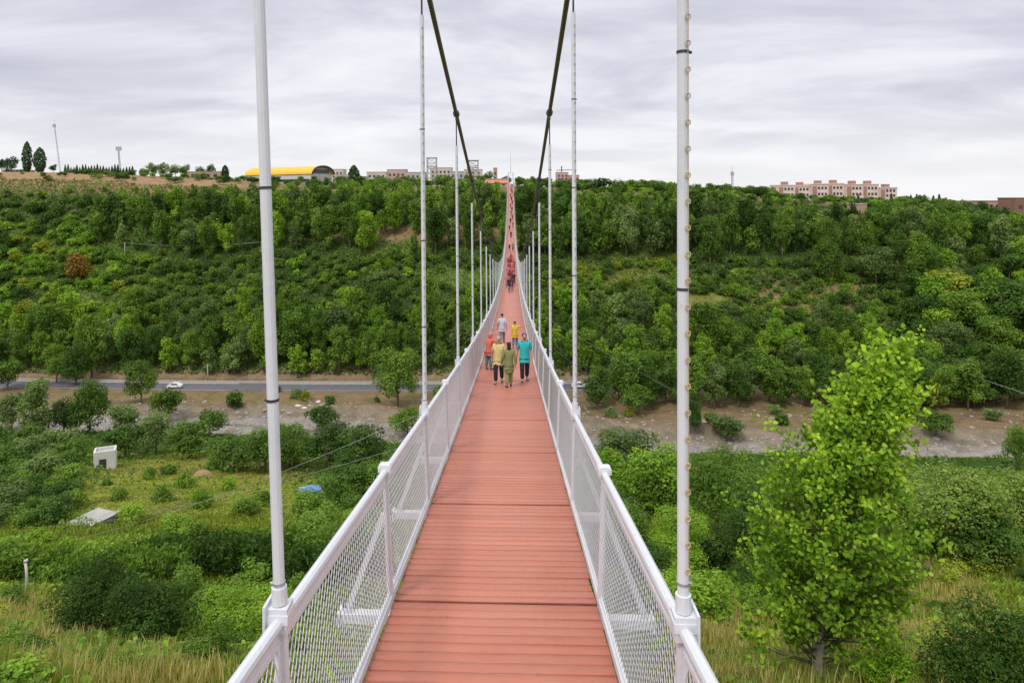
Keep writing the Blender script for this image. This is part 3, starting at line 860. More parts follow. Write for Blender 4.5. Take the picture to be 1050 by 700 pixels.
S = [
 (82, 284, 27, 32, 'bush', 'rust', 'rusty brown rounded bush among the light green thicket'),
 (408, 416, 56, 50, 'broad', 'mid', 'big round green tree beside the road left of the bridge'),
 (145, 413, 45, 34, 'broad', 'mid', 'round green tree hiding part of the valley road'),
 (170, 432, 34, 36, 'broad', 'mid', 'round tree in front of the road, below the parked-up bend'),
 (78, 394, 42, 32, 'broad', 'dark', 'dark tree at the edge of the road wood, second from left'),
 (58, 392, 40, 30, 'broad', 'mid', 'upright tree at the road edge left of the dark one'),
 (8, 400, 30, 34, 'broad', 'mid', 'rounded tree at the left frame edge above the road bend'),
 (40, 450, 62, 44, 'tall', 'grey', 'tall grey green tree standing by the stream on the far left'),
 (92, 444, 56, 42, 'broad', 'mid', 'tree with split crown by the stream, right of the tall grey one'),
 (66, 446, 40, 34, 'broad', 'dark', 'dark low tree between two taller stream trees'),
 (124, 446, 32, 36, 'broad', 'grey', 'small grey tree by the stream near the hut'),
 (12, 440, 34, 34, 'broad', 'grey', 'pale grey tree at the left frame edge by the stream'),
 (160, 465, 40, 42, 'broad', 'grey', 'grey green tree on the stream bank right of the hut'),
 (194, 470, 36, 46, 'broad', 'mid', 'spreading tree on the stream bank with light top'),
 (128, 470, 34, 44, 'broad', 'dark', 'dark tree crowding the white hut from behind'),
 (240, 417, 20, 22, 'bush', 'dark', 'small dark bush on the bare bank below the road'),
 (240, 482, 38, 48, 'bush', 'dark', 'dark round tree at the left end of the streamside row'),
 (272, 484, 44, 50, 'broad', 'dark', 'dark tree in the streamside row behind the left pole'),
 (302, 478, 44, 52, 'broad', 'mid', 'green tree in the middle of the streamside row'),
 (338, 482, 46, 54, 'broad', 'dark', 'dark tree in the streamside row beside the gap'),
 (372, 488, 54, 58, 'broad', 'dark', 'largest dark tree at the right end of the streamside row'),
 (352, 522, 46, 50, 'broad', 'dark', 'dark tree standing in front of the streamside row near the railing'),
 (385, 520, 44, 50, 'broad', 'mid', 'green tree close behind the left railing mesh'),
 (640, 478, 46, 78, 'bush', 'grey', 'wide grey green round tree right of the bridge by the stream'),
 (612, 418, 32, 32, 'broad', 'dark', 'dark tree at the foot of the slope right of the bridge'),
 (655, 424, 30, 34, 'broad', 'mid', 'tree beside the road wall left of the string-light pole'),
 (708, 444, 42, 26, 'broad', 'dark', 'small upright tree on the bare bank right of the string-light pole'),
 (905, 412, 36, 34, 'broad', 'grey', 'pale rounded tree at the foot of the right slope'),
 (862, 420, 40, 40, 'broad', 'dark', 'dark tree at the slope foot behind the poplar top'),
 (940, 402, 40, 44, 'broad', 'dark', 'dark round tree above the river bank on the right'),
 (1005, 412, 40, 50, 'broad', 'dark', 'dark spreading tree above the bare bank, far right'),
 (985, 345, 46, 52, 'broad', 'mid', 'bright green round tree on the right slope'),
 (948, 340, 40, 46, 'broad', 'dark', 'blue-dark round tree next to the bright one on the right slope'),
 (948, 420, 36, 36, 'broad', 'yellow', 'brownish green tree at the foot of the right slope'),
 (1030, 336, 52, 58, 'broad', 'dark', 'large dark tree on the slope at the right frame edge'),
 (975, 232, 22, 30, 'broad', 'mid', 'rounded tree on the skyline near the right end'),
 (850, 290, 44, 34, 'broad', 'mid', 'green tree in front of the dark belt, under the apartment block'),
 (898, 292, 40, 40, 'broad', 'grey', 'pale round tree in front of the dark belt on the right'),
 (972, 312, 36, 50, 'broad', 'yellow', 'yellow green spreading tree on the right slope'),
 (1042, 480, 42, 26, 'broad', 'mid', 'lone sapling on the gravel at the right frame edge'),
 (215, 446, 26, 34, 'broad', 'mid', 'small round tree on the stream gravel left of the near pole'),
 (330, 440, 24, 34, 'broad', 'dark', 'low dark tree on the gravel above the streamside row'),
 (418, 448, 30, 36, 'broad', 'mid', 'green tree on the gravel beside the left railing'),
 (745, 452, 26, 36, 'broad', 'grey', 'grey tree on the gravel left of the poplar'),
 (960, 446, 24, 34, 'broad', 'mid', 'low round tree on the gravel right of the poplar'),
 # right-hand near bank
 (622, 520, 56, 64, 'broad', 'light', 'light green tree just right of the bridge railing'),
 (672, 528, 66, 76, 'broad', 'light', 'rounded tree left of the string-light pole, mid bank'),
 (640, 580, 66, 70, 'broad', 'mid', 'leafy tree against the right railing'),
 (735, 548, 74, 80, 'broad', 'mid', 'mid green tree right of the string-light pole'),
 (700, 590, 70, 66, 'broad', 'light', 'bushy tree below the string-light pole'),
 (775, 590, 84, 84, 'broad', 'dark', 'dark tree half hidden by the leafy poplar'),
 (690, 520, 46, 60, 'broad', 'grey', 'grey green tree by the gravel behind the string-light pole'),
 (930, 560, 82, 96, 'broad', 'willow', 'light green willow-like tree right of the poplar'),
 (985, 578, 92, 104, 'broad', 'willow', 'wide soft willow-like tree on the right bank'),
 (1045, 570, 86, 96, 'broad', 'willow', 'willow-like tree cut by the right frame edge'),
 (1010, 584, 60, 70, 'broad', 'dark', 'dark lower tree under the willows'),
 (890, 560, 74, 80, 'broad', 'mid', 'tree behind the poplar crown on the right'),
 (1012, 722, 122, 104, 'bush', 'deep', 'big dark bush in the lower right corner'),
 (1052, 722, 96, 70, 'bush', 'mid', 'mid green bush at the lower right frame edge'),
 (960, 632, 17, 24, 'bush', 'mid', 'small round bush alone in the dry grass'),
 (718, 640, 62, 84, 'bush', 'light', 'light green bush at the foot of the string-light pole'),
 (778, 640, 44, 50, 'bush', 'light', 'loose bush left of the poplar trunk'),
 (915, 716, 62, 56, 'bush', 'bright', 'bright green sapling growth right of the poplar trunk'),
 (770, 612, 40, 50, 'bush', 'dark', 'dark bush in the shade behind the poplar'),
 # left near bank
 (95, 655, 86, 86, 'bush', 'deep', 'dark round bushy tree, left one of the close pair'),
 (158, 664, 92, 92, 'bush', 'deep', 'dark round bushy tree, right one of the close pair'),
 (12, 624, 24, 34, 'bush', 'mid', 'round green bush in the golden grass by the left frame edge'),
 (8, 674, 32, 46, 'bush', 'mid', 'bush at the left frame edge below the golden grass'),
 (18, 716, 34, 80, 'bush', 'light', 'light green bush in the lower left corner'),
 (238, 668, 68, 90, 'bush', 'light', 'light green leafy bush left of the near left pole'),
 (214, 690, 52, 66, 'bush', 'mid', 'leafy bush near the bottom left railing'),
 (272, 640, 44, 60, 'bush', 'light', 'low leafy bush behind the near left pole'),
 (60, 600, 26, 40, 'bush', 'mid', 'small bush by the white post'),
 (190, 618, 40, 50, 'bush', 'mid', 'green bush right of the close dark pair'),
]
for (px, py, hp, wp, fm, tn, lb) in S: place(px, py, hp, wp, fm, tn, lb)

# shrubs on the orchard field
fs_ = [(153, 492, 14, 16), (166, 515, 20, 24), (190, 500, 18, 22), (207, 521, 24, 28), (234, 502, 16, 18), (252, 528, 24, 30), (122, 512, 15, 18), (72, 524, 26, 28), (137, 538, 28, 30), (172, 486, 12, 22), (222, 482, 14, 24), (268, 520, 18, 24), (180, 545, 22, 30), (110, 498, 9, 12)]
for i, (px, py, hp, wp) in enumerate(fs_):
    place(px, py, hp, wp, 'bush', random.choice(('light', 'mid', 'light')), ('small rounded shrub on the yellow field, ' + ('near the white hut' if px < 130 else 'nearest the concrete slab' if py > 535 else 'close to the left pole' if px > 240 else 'on the open middle')), 'shrub', 'shrubs dotted over the yellow field')

# dense bush patches: list of (polygon box, n, size px, tones, phrase)
def patch(x0, x1, y0, y1, n, hp, tones, phrase, sp=0.55):
    done = []
    for _ in range(n * 8):
        if len(done) >= n: break
        px, py = random.uniform(x0, x1), random.uniform(y0, y1); s = random.uniform(*hp)
        if any(abs(px - a) < s * sp * 1.2 and abs(py - b) < s * sp * .6 for a, b in done): continue
        done.append((px, py))
        tn = random.choice(tones)
        place(px, py, s, s * random.uniform(1.1, 1.5), 'bush', tn, f'{TONEW.get(tn, "bright green")} bush in the {phrase}', 'bush', 'bushes in the ' + phrase)
patch(-15, 74, 455, 545, 36, (24, 34), ('dark', 'mid', 'dark', 'mid', 'grey'), 'dense dark bushes left of the white hut')
patch(170, 335, 550, 574, 15, (14, 22), ('mid', 'mid', 'dark', 'light'), 'green patch between the field and the hedge')
patch(-10, 160, 556, 576, 12, (12, 19), ('light', 'mid', 'light'), 'green strip left of the concrete slab')
patch(10, 215, 672, 702, 16, (16, 30), ('yellow', 'mid', 'yellow', 'light'), 'scrub at the foot of the dark pair', .8)
patch(-5, 90, 604, 640, 7, (12, 20), ('mid', 'yellow', 'dark'), 'golden grass by the white post', .8)
patch(700, 1000, 640, 700, 9, (12, 24), ('yellow', 'mid', 'light'), 'dry grass around the poplar', .8)
patch(860, 1060, 588, 606, 9, (12, 24), ('mid', 'dark', 'yellow'), 'verge below the willows', .8)
patch(205, 330, 606, 690, 14, (24, 38), ('light', 'light', 'mid'), 'weedy bank under the left railing', .8)
patch(300, 380, 520, 600, 12, (30, 44), ('mid', 'dark', 'light'), 'bank behind the left railing mesh')
patch(600, 760, 500, 600, 12, (34, 54), ('mid', 'light', 'dark'), 'leafy bank right of the bridge')
patch(560, 700, 600, 690, 9, (34, 50), ('light', 'mid'), 'bank behind the right railing mesh')
patch(840, 1060, 545, 575, 8, (20, 34), ('mid', 'dark', 'light'), 'shrubs below the willows')
patch(-10, 480, 398, 414, 10, (7, 12), ('dark', 'grey', 'yellow'), 'scrub on the bank below the road')
patch(600, 1060, 424, 438, 14, (8, 16), ('dark', 'grey', 'yellow'), 'scrub along the right river bank')

# hedge rows (tall crop) on the left
def hedge(px0, px1, py0, py1, hpx, label, tone, nl=60):
    a = ground(px0, py0); b = ground(px1, py1); s = float(project(*a)[2]) / F_PX; h = hpx * s
    root = a; lob = []
    for t in np.linspace(0, 1, nl):
        x, y = a[0] + (b[0] - a[0]) * t, a[1] + (b[1] - a[1]) * t + random.uniform(-.7, .7)
        for zz in (0.3, 0.72): lob.append((x - a[0] + random.uniform(-.4, .4), y - a[1] + random.uniform(-.5, .5), float(H(x, y)) - a[2] + h * zz * random.uniform(.85, 1.1), h * random.uniform(.28, .42)))
    r = np.random.default_rng(px0 + 900)
    c, d, tn = crown_points(r, lob, 15000)
    d = d * 0.5 + r.normal(0, .7, d.shape)
    v, f = leaves(c, d, 0.13 * r.uniform(.6, 1.3, len(c)), 0.3, r)
    o = link('hedge', np_mesh('hedge', v, f, LEAF[tone], tone=tn), None, tuple(a))
    tag(o, label, 'hedge')
hedge(-20, 175, 592, 598, 28, 'tall green crop hedge across the left bank, left half', 'mid')
hedge(165, 335, 588, 600, 36, 'tall darker crop hedge running to the left railing', 'dark')
hedge(250, 345, 572, 580, 26, 'short hedge behind the tall one near the left railing', 'mid', 40)

# ---------------- the leafy young poplar on the right
def poplar():
    r = np.random.default_rng(21)
    base = ground(838, 704); d0 = float(project(*base)[2]); s = d0 / F_PX
    Hm = 338 * s
    root = empty('poplar_tree', base, 'tall young poplar with bright fresh leaves leaning right, beside the bridge', 'tree')
    prof = [(0, 0, 22), (.06, 1, 16), (.14, 3, 70), (.30, 10, 92), (.48, 16, 94), (.66, 30, 72), (.80, 50, 46), (.90, 64, 26), (.97, 76, 11), (1.0, 80, 4)]
    tt, cc, ww = zip(*prof)
    ctr = lambda t: np.interp(t, tt, cc) * s
    wid = lambda t: np.interp(t, tt, ww) * s
    tk = MB()
    pts = [Vector((ctr(t) * (1 if t > .1 else .6) + 0.02 * math.sin(9 * t), 0.03 * math.sin(7 * t), Hm * t - (0.3 if t == 0 else 0))) for t in np.linspace(0, .93, 14)]
    tk.tube(pts, [0.12 * (1 - .92 * i / 13) for i in range(14)], 9)
    br = MB(); cents, nrms, tones, sizes = [], [], [], []
    def twig(p, q, nleaf, tn):
        for j in range(nleaf):
            u = r.uniform(.12, 1.06); c = p + (q - p) * u + np.array(r.normal(0, .075, 3)) 
            cents.append(c); nrms.append(np.array(r.normal(0, .75, 3)) + np.array([0, -.35, .45])); tones.append(tn + r.normal(0, .2)); sizes.append(r.uniform(.027, .052) * (1 + .4 * max(0, tn - .42)))
    nb = 290
    for i in range(nb):
        t0 = r.uniform(.06, .88)
        t1 = min(1.03, t0 + r.uniform(.08, .24))
        a = r.uniform(0, 6.28); ext = math.sqrt(r.uniform(.12, 1)) * r.uniform(.82, 1.16)
        p = np.array([ctr(t0), 0, Hm * t0])
        q = np.array([ctr(t1) + math.cos(a) * wid(t1) * ext, math.sin(a) * wid(t1) * ext * .95, Hm * t1])
        mid = (p + q) / 2 + np.array([math.cos(a), math.sin(a), -.4]) * .08
        br.tube([p, mid, q], [.017, .011, .004], 5)
        tb = .48 + r.normal(0, .15) + .5 * max(0, t1 - .55)
        twig(mid, q, 25, tb)
        for j in range(4):
            u = r.uniform(.25, 1); o = p + (q - p) * u
            e = o + np.array([math.cos(a + r.normal(0, .9)), math.sin(a + r.normal(0, .9)), 0]) * r.uniform(.12, .42) + np.array([0, 0, r.uniform(.15, .5)])
            br.tube([o, e], [.008, .003], 4, caps=False)
            twig(o, e, 17, tb + r.normal(0, .08))
    # long shoots poking out of the outline
    for (t0, dx, dz) in ((.62, -72, 56), (.58, -60, 40), (.80, -22, 40), (.86, 6, 34), (.74, 46, 42), (.70, 56, 20), (.82, 44, 26), (.2, -92, 30), (.12, -84, -6), (.34, 92, 26), (.90, -6, 40)):
        p = np.array([ctr(t0), 0, Hm * t0]); q = p + np.array([dx * s, r.normal(0, .3), dz * s])
        br.tube([p, (p + q) / 2, q], [.016, .011, .004], 5)
        twig(p + (q - p) * .35, q, 44, .68)
    cents = np.array(cents); nrms = np.array(nrms); tones = np.array(tones); sizes = np.array(sizes)
    n = len(cents); nr_ = nrms / np.linalg.norm(nrms, axis=1, keepdims=True)
    t = r.normal(size=(n, 3)) + np.array([0, 0, -.6]); t -= nr_ * (t * nr_).sum(1, keepdims=True); t /= np.linalg.norm(t, axis=1, keepdims=True)
    b = np.cross(nr_, t); S_ = sizes[:, None]
    # a heart-like leaf: stalk end, two shoulders, two flanks, tip; folded along the midrib
    fold = nr_ * S_ * .22
    V = np.stack([cents - t * S_ * .9, cents - t * S_ * .75 + b * S_ * .7 + fold, cents + t * S_ * .25 + b * S_ * .72 + fold, cents + t * S_ * 1.15, cents + t * S_ * .25 - b * S_ * .72 + fold, cents - t * S_ * .75 - b * S_ * .7 + fold], 1).reshape(-1, 3)
    k = np.arange(n)[:, None] * 6
    Fq = np.concatenate([k + np.array([[0, 1, 2, 3]]), k + np.array([[0, 3, 4, 5]])], 0)
    me = np_mesh('crown', V, Fq, LEAF['bright'], tone=np.concatenate([tones, tones]))
    link('crown', me, root)
    child('trunk', tk, BARK_PALE, root, smooth=True)
    child('branches', br, BARK, root, smooth=True)
poplar()

# ---------------- grasses
def grass(name, n, fn, hgt, tone, label, w=0.0055):
    r = np.random.default_rng(len(name) * 77 + n)
    Y = 7 + 60 * r.random(n * 3) ** 1.6; X = r.uniform(-.8, .85, n * 3) * (Y + 3)
    Z = H(X, Y); px, py, d = project(X, Y, Z)
    keep = fn(X, Y, px, py) > r.random(len(X)); X, Y, Z, d = X[keep][:n], Y[keep][:n], Z[keep][:n], d[keep][:n]
    # tufts: three blades each
    rep = 4; X = np.repeat(X, rep) + r.normal(0, .06, len(X) * rep); Y = np.repeat(Y, rep) + r.normal(0, .06, len(Y) * rep); Z = np.repeat(Z, rep)
    m_ = len(X); a = r.uniform(0, 6.28, m_); h = r.uniform(*hgt, m_); lean = r.uniform(.05, .5, m_) * h
    wd = w * (1 + np.repeat(d, rep) / 12)
    bx, by = np.cos(a), np.sin(a)
    p0 = np.stack([X - by * wd, Y + bx * wd, Z - .04], 1); p1 = np.stack([X + by * wd, Y - bx * wd, Z - .04], 1)
    q1 = np.stack([X + bx * lean * .4 + by * wd * .8, Y + by * lean * .4 - bx * wd * .8, Z + h * .65], 1); q0 = np.stack([X + bx * lean * .4 - by * wd * .8, Y + by * lean * .4 + bx * wd * .8, Z + h * .65], 1)
    e1 = np.stack([X + bx * lean + by * wd * .15, Y + by * lean - bx * wd * .15, Z + h], 1); e0 = np.stack([X + bx * lean - by * wd * .15, Y + by * lean + bx * wd * .15, Z + h], 1)
    V = np.stack([p0, p1, q1, q0, e1, e0], 1).reshape(-1, 3); k = np.arange(m_)[:, None] * 6
    Fq = np.concatenate([k + np.array([[0, 1, 2, 3]]), k + np.array([[3, 2, 4, 5]])], 0)
    tn = np.clip(.45 + r.normal(0, .22, m_) + .2 * wob(X, Y, 4, 4, 3), 0, 1)
    tag(link(name, np_mesh(name, V, Fq, LEAF[tone], tone=np.concatenate([tn, tn]))), label, 'grass', None, 'stuff')
def dry_w(X, Y, px, py):
    w = blob(px, py, 40, 642, 72, 28) + blob(px, py, 140, 698, 120, 26) * .65 + blob(px, py, 700, 725, 170, 80) * .7 + blob(px, py, 950, 660, 85, 60) * .85 + blob(px, py, 940, 600, 60, 18) * .5 + blob(px, py, 740, 640, 50, 30)
    return np.clip(w, 0, 1) * (0.35 + .65 * smooth(-.25, .45, wob(X, Y, 3.4, 4, 6)))
def green_w(X, Y, px, py):
    return np.clip(1 - 0.6 * dry_w(X, Y, px, py), .25, 1) * (py > 530) * .8
grass('dry_grass', 42000, dry_w, (.2, .55), 'dry', 'golden dry grass on the near bank')
grass('green_grass', 80000, green_w, (.12, .42), 'grass', 'rough green grass on the near bank')
def field_grass():
    r = np.random.default_rng(8); n = 60000
    px = r.uniform(60, 340, n); py = r.uniform(465, 560, n)
    Y = r.uniform(45, 105, n); X = r.uniform(-.66, -.2, n) * Y; Z = H(X, Y)
    c = np.stack([X, Y, Z + .06], 1); s = r.uniform(.06, .16, n)
    v, f = leaves(c, r.normal(0, .5, (n, 3)) + np.array([0, 0, 1.0]), s, .5, r)
    tn = np.clip(.35 + .3 * wob(X, Y, 9, 5, 2) + r.normal(0, .14, n), 0, 1)
    sel = wob(X, Y, 12, 5, 4) + r.normal(0, .35, n) > .75
    me = np_mesh('field_weeds', v, f, [LEAF['grass'], LEAF['dry']], tone=tn)
    me.polygons.foreach_set('material_index', sel.astype(np.int32))
    tag(link('field_weeds', me), 'low weeds and yellowing grass over the orchard field', 'weeds', None, 'stuff')
field_grass()
# leafy undergrowth carpeting the near bank and the hillside floor
def carpet(name, n, y0, y1, sz, tones, label, xl=-.78, xr=.82, hmax=.5, keepf=None):
    r = np.random.default_rng(n + 5)
    Y = r.uniform(y0, y1, n); X = r.uniform(xl, xr, n) * (Y + 4); Z = H(X, Y)
    px, py, d = project(X, Y, Z)
    k = np.ones(n, bool) if keepf is None else keepf(X, Y, px, py, r)
    k &= ~((np.abs(X - XC) < 2.2) & (Y > 270))
    X, Y, Z = X[k], Y[k], Z[k]; n = len(X)
    hz = hmax * np.clip(.5 + .5 * wob(X, Y, 6, 5, 1), 0.05, 1) * r.random(n)
    c = np.stack([X, Y, Z + hz], 1)
    v, f = leaves(c, r.normal(0, .6, (n, 3)) + np.array([0, -.2, .9]), sz * r.uniform(.5, 1.4, n), .6, r)
    tn = np.clip(.42 + .22 * wob(X, Y, 11, 5, 3) + r.normal(0, .18, n), 0, 1)
    gi = (wob(X, Y, 23, 5, 5) * 1.2 + r.normal(0, .35, n) > 0).astype(np.int32)
    me = np_mesh(name, v, f, [LEAF[t] for t in tones], tone=tn); me.polygons.foreach_set('material_index', gi)
    tag(link(name, me), label, 'undergrowth', None, 'stuff')
def not_field(X, Y, px, py, r):
    w = np.clip(dry_w(X, Y, px, py) + blob(px, py, 200, 506, 135, 42) + blob(px, py, 940, 600, 70, 22), 0, 1)
    return (r.random(len(X)) > w * .95) & (py < 720)
carpet('undergrowth', 110000, 9, 60, .10, ('light', 'mid'), 'leafy weeds carpeting the near bank', hmax=.7, keepf=not_field)
carpet('ground_cover', 60000, 60, 124, .24, ('mid', 'dark'), 'green ground cover between the bank and the stream', hmax=.9, keepf=not_field)
def slope_keep(X, Y, px, py, r):
    w = blob(px, py, 430, 240, 100, 9) + blob(px, py, 722, 305, 30, 14) + blob(px, py, 830, 303, 60, 20) * .7 + blob(px, py, 640, 290, 50, 20) * .4
    return r.random(len(X)) > np.clip(w, 0, 1) * .9
carpet('hillside_scrub', 120000, 190, 284, .42, ('mid', 'dark'), 'low scrub covering the floor of the far hillside', hmax=1.3, keepf=slope_keep)

# stones on the river bed and bank
def stone_mesh(v):
    import bmesh
    bm = bmesh.new(); bmesh.ops.create_icosphere(bm, subdivisions=2, radius=.5)
    r = np.random.default_rng(v)
    for q in bm.verts:
        c = q.co; f = 1 + .18 * math.sin(5 * c.x + v) + .16 * math.sin(6 * c.y + 2 * v) + r.normal(0, .03); q.co = c * f; q.co.z *= .6
    me = bpy.data.meshes.new('boulder'); bm.to_mesh(me); bm.free(); me.materials.append(ROCKM); return me
r = np.random.default_rng(3)
V, Fc = [], []; base = 0
sm_ = stone_mesh(2); sv = np.array([v.co[:] for v in sm_.vertices]); sf = np.array([p.vertices[:] for p in sm_.polygons])
for i in range(5200):
    y = r.uniform(122, 170); x = r.uniform(-130, 130)
    ys_ = y + 4.0 * math.sin(x / 31 + .6) + (.03 if x < 0 else .11) * x
    if not (126 < ys_ < 151) and r.random() > .2: continue
    s = r.uniform(.15, .8) * (1 if r.random() < .9 else 1.6); a = r.uniform(0, 6.28)
    q = sv * s; q = np.stack([q[:, 0] * math.cos(a) - q[:, 1] * math.sin(a), q[:, 0] * math.sin(a) + q[:, 1] * math.cos(a), q[:, 2]], 1) + np.array([x, y, float(H(x, y))])
    V.append(q); Fc.append(sf + base); base += len(sv)
tag(link('river_gravel', np_mesh('river_gravel', np.concatenate(V), np.concatenate(Fc), ROCKM, smooth=False)), 'grey stones strewn over the river bed', 'gravel', None, 'stuff')
PALE = painted('white_rock', (0.6, 0.57, 0.52), .9, .15, 2.0)
for i, (px, py) in enumerate(((306, 416), (312, 418), (326, 412), (316, 411))):
    p = ground(px, py); o = link('boulder', stone_mesh(4 + i), None, tuple(p)); o.scale = (1.3, 1.1, 1.1); o.data.materials[0] = PALE
    tag(o, 'pale boulder lying on the bare bank below the road', 'rock', 'pale rocks on the bank below the road')
p = ground(208, 489); o = link('boulder', stone_mesh(9), None, tuple(p)); o.scale = (2.6, 2.2, 2.2); o.data.materials[0] = painted('straw_heap', (.30, .19, .10), .95, .3, 3.0)
tag(o, 'reddish brown heap on the yellow field', 'rock')

# ---------------- small built things in the valley
RED = painted('pantile_red', (0.46, 0.14, 0.08), .8, .2, 1.0)
CREAM = painted('cream_wall', (0.52, 0.46, 0.38), .9, .12, .3)
TAN = painted('tan_brick', (0.40, 0.27, 0.19), .9, .15, .4)
PINK = painted('pink_wall', (0.50, 0.33, 0.28), .9, .12, .4)
BROWN = painted('brown_brick', (0.24, 0.13, 0.09), .9, .15, .4)
GREYW = painted('grey_wall', (0.40, 0.39, 0.38), .9, .12, .4)
WIN = painted('dark_window', (0.05, 0.055, 0.065), .2, .2, 1.0)
HUTW = painted('hut_white', (0.62, 0.60, 0.55), .9, .12, .8, dirt=(.35, .32, .27))

p = ground(108, 480); s = float(project(*p)[2]) / F_PX
hut = empty('hut', p, 'small white flat-roofed hut with a dark doorway among the bushes', 'hut')
w, d_, h = 22 * s * .9, 14 * s, 20 * s
mb = MB(); ro = .45
for (cx, cy, lx, ly) in ((0, -d_ / 2, w, .2), (0, d_ / 2, w, .2), (-w / 2 + .1, 0, .2, d_ - .2), (w / 2 - .1, 0, .2, d_ - .2)):
    c_, s_ = math.cos(ro), math.sin(ro); mb.rbox(c_ * cx - s_ * cy, s_ * cx + c_ * cy, -.4, h, lx, ly, ro)
child('wall', mb, HUTW, hut)
mb = MB(); mb.rbox(0, 0, h - .35, h - .25, w - .42, d_ - .24, ro); child('roof', mb, CONC, hut)
mb = MB(); c_, s_ = math.cos(ro), math.sin(ro); mb.rbox(c_ * -.2 - s_ * (-d_ / 2 - .11), s_ * -.2 + c_ * (-d_ / 2 - .11), -.1, h * .62, .8, .03, ro); child('door', mb, WIN, hut)

p = ground(95, 537); s = float(project(*p)[2]) / F_PX
mb = MB(); mb.rbox(0, 0, -.6, .45, 30 * s, 36 * s, -.35); mb.rbox(1.1, .3, .453, .5, 6 * s, 22 * s, -.35)
tag(link('concrete_slab', mb.mesh('concrete_slab', CONC), None, tuple(p)), 'grey concrete tank roof lying in the green strip', 'slab')

p = ground(318, 507); s = float(project(*p)[2]) / F_PX
bt = empty('platform_bed', p, 'blue covered wooden platform in the shrubs behind the left pole', 'platform', None, .3)
BLUE = painted('blue_sheet', (.10, .22, .50), .6, .2, 3.0)
mb = MB(); mb.box(-1.0, 1.0, -.8, .8, .42, .5); child('top', mb, CONC, bt)
mb = MB()
for i in range(8):
    for j in range(8):
        x0, y0 = -1.03 + i * .2575, -.83 + j * .2075
        z = lambda x, y: .56 + .06 * math.sin(4 * x + 2 * y) + .04 * math.sin(7 * y)
        mb.add([(x0, y0, z(x0, y0)), (x0 + .2575, y0, z(x0 + .2575, y0)), (x0 + .2575, y0 + .2075, z(x0 + .2575, y0 + .2075)), (x0, y0 + .2075, z(x0, y0 + .2075))], [(0, 1, 2, 3)])
child('cover', mb, BLUE, bt)
for a, b in ((-.9, -.7), (.9, -.7), (.9, .7), (-.9, .7)):
    mb = MB(); mb.bar((a, b, -.15), (a, b, .42), .08); child('leg', mb, BARK, bt)

p = ground(27, 612); mb = MB(); mb.tube([(0, 0, -.3), (.02, 0, .9), (-.03, 0, 1.45)], [.055, .05, .045], 7); mb.bar((-.06, 0, 1.42), (.05, 0, 1.47), .1, .1)
tag(link('post', mb.mesh('post', PALE, True), None, tuple(p)), 'short white post standing by the crop hedge', 'post')

# utility poles
def util_pole(px, py, hpx, label):
    p = ground(px, py); s = float(project(*p)[2]) / F_PX; h = hpx * s
    root = empty('utility_pole', p, label, 'pole')
    mb = MB(); mb.tube([(0, 0, -.4), (0, 0, h)], [.2, .13], 8); child('pole', mb, CONC, root, True)
    mb = MB(); mb.bar((-.9, 0, h - .4), (.9, 0, h - .4), .12); child('crossarm', mb, BARK, root)
    return p + np.array([0, 0, h - .35])
a = util_pole(213, 391, 18, 'slim concrete utility pole on the road verge')
b = util_pole(128, 262, 14, 'utility pole in the light green thicket')
c = util_pole(268, 262, 15, 'utility pole in the upper belt behind the left pole')
for dx in (-.6, .6):
    mb = MB(); mb.tube(sag(b + np.array([dx, 0, 0]), c + np.array([dx, 0, 0]), 1.2), .03, 4)
    tag(link('power_line', mb.mesh('power_line', GUY)), 'thin power line strung across the left slope', 'wire', 'power lines on the left slope')

# car on the road and a second pale one right of the bridge
def car(px, yoff, label, paint, heading):
    d = ray(px, 400); t = 183.0 / d[1]; x = d[0] * t; y = road_y(x) + yoff
    root = empty('car', (x, y, float(H(x, y)) + .06), label, 'car', None, heading)
    import bmesh
    prof = [(-1.85, .35), (-1.88, .75), (-1.6, .92), (-1.05, .98), (-.55, 1.4), (.75, 1.43), (1.35, 1.0), (1.82, .86), (1.86, .35)]
    mb = MB(); n = len(prof)
    for inset, ysd in ((0, 1),):
        L_, R_ = [], []
        for (a, z) in prof:
            wy = .8 if z < 1.1 else .66
            L_.append((a, -wy, z)); R_.append((a, wy, z))
        mb.add(L_ + R_, [tuple(range(n - 1, -1, -1)), tuple(range(n, 2 * n))] + [(i, (i + 1) % n, n + (i + 1) % n, n + i) for i in range(n)])
    child('body', mb, paint, root)
    for sd in (-1, 1):
        mb = MB(); y_ = sd * .755
        mb.add([(-.9, sd * .815, 1.0), (1.2, sd * .815, 1.0), (.68, sd * .69, 1.37), (-.5, sd * .69, 1.35)], [(0, 1, 2, 3)]); child('side_window', mb, WIN, root)
    mb = MB(); mb.add([(-1.06, -.66, 1.02), (-1.06, .66, 1.02), (-.6, .6, 1.375), (-.6, -.6, 1.375)], [(0, 1, 2, 3)])
    child('windscreen', mb, WIN, root)
    for a in (-1.2, 1.15):
        for sd in (-1, 1):
            mb = MB(); mb.tube([(a, sd * .66, .3), (a, sd * .83, .3)], .3, 14); wl = child('wheel', mb, STEEL_DARK, root, False)
            mb = MB(); mb.tube([(a, sd * .831, .3), (a, sd * .845, .3)], .17, 10); link('rim', mb.mesh('rim', GALV), wl)
    for sd in (-1, 1):
        mb = MB(); mb.box(-1.9, -1.87, sd * .6 - .16, sd * .6 + .16, .62, .76); child('headlight', mb, GALV, root)
CARW = painted('white_car_paint', (.8, .8, .8), .25, .02, 1.0)
car(185, -1.6, 'small white car driving on the valley road left of the bridge', CARW, .05)
car(593, -1.0, 'pale car half hidden by trees right of the bridge', CARW, 0.0)

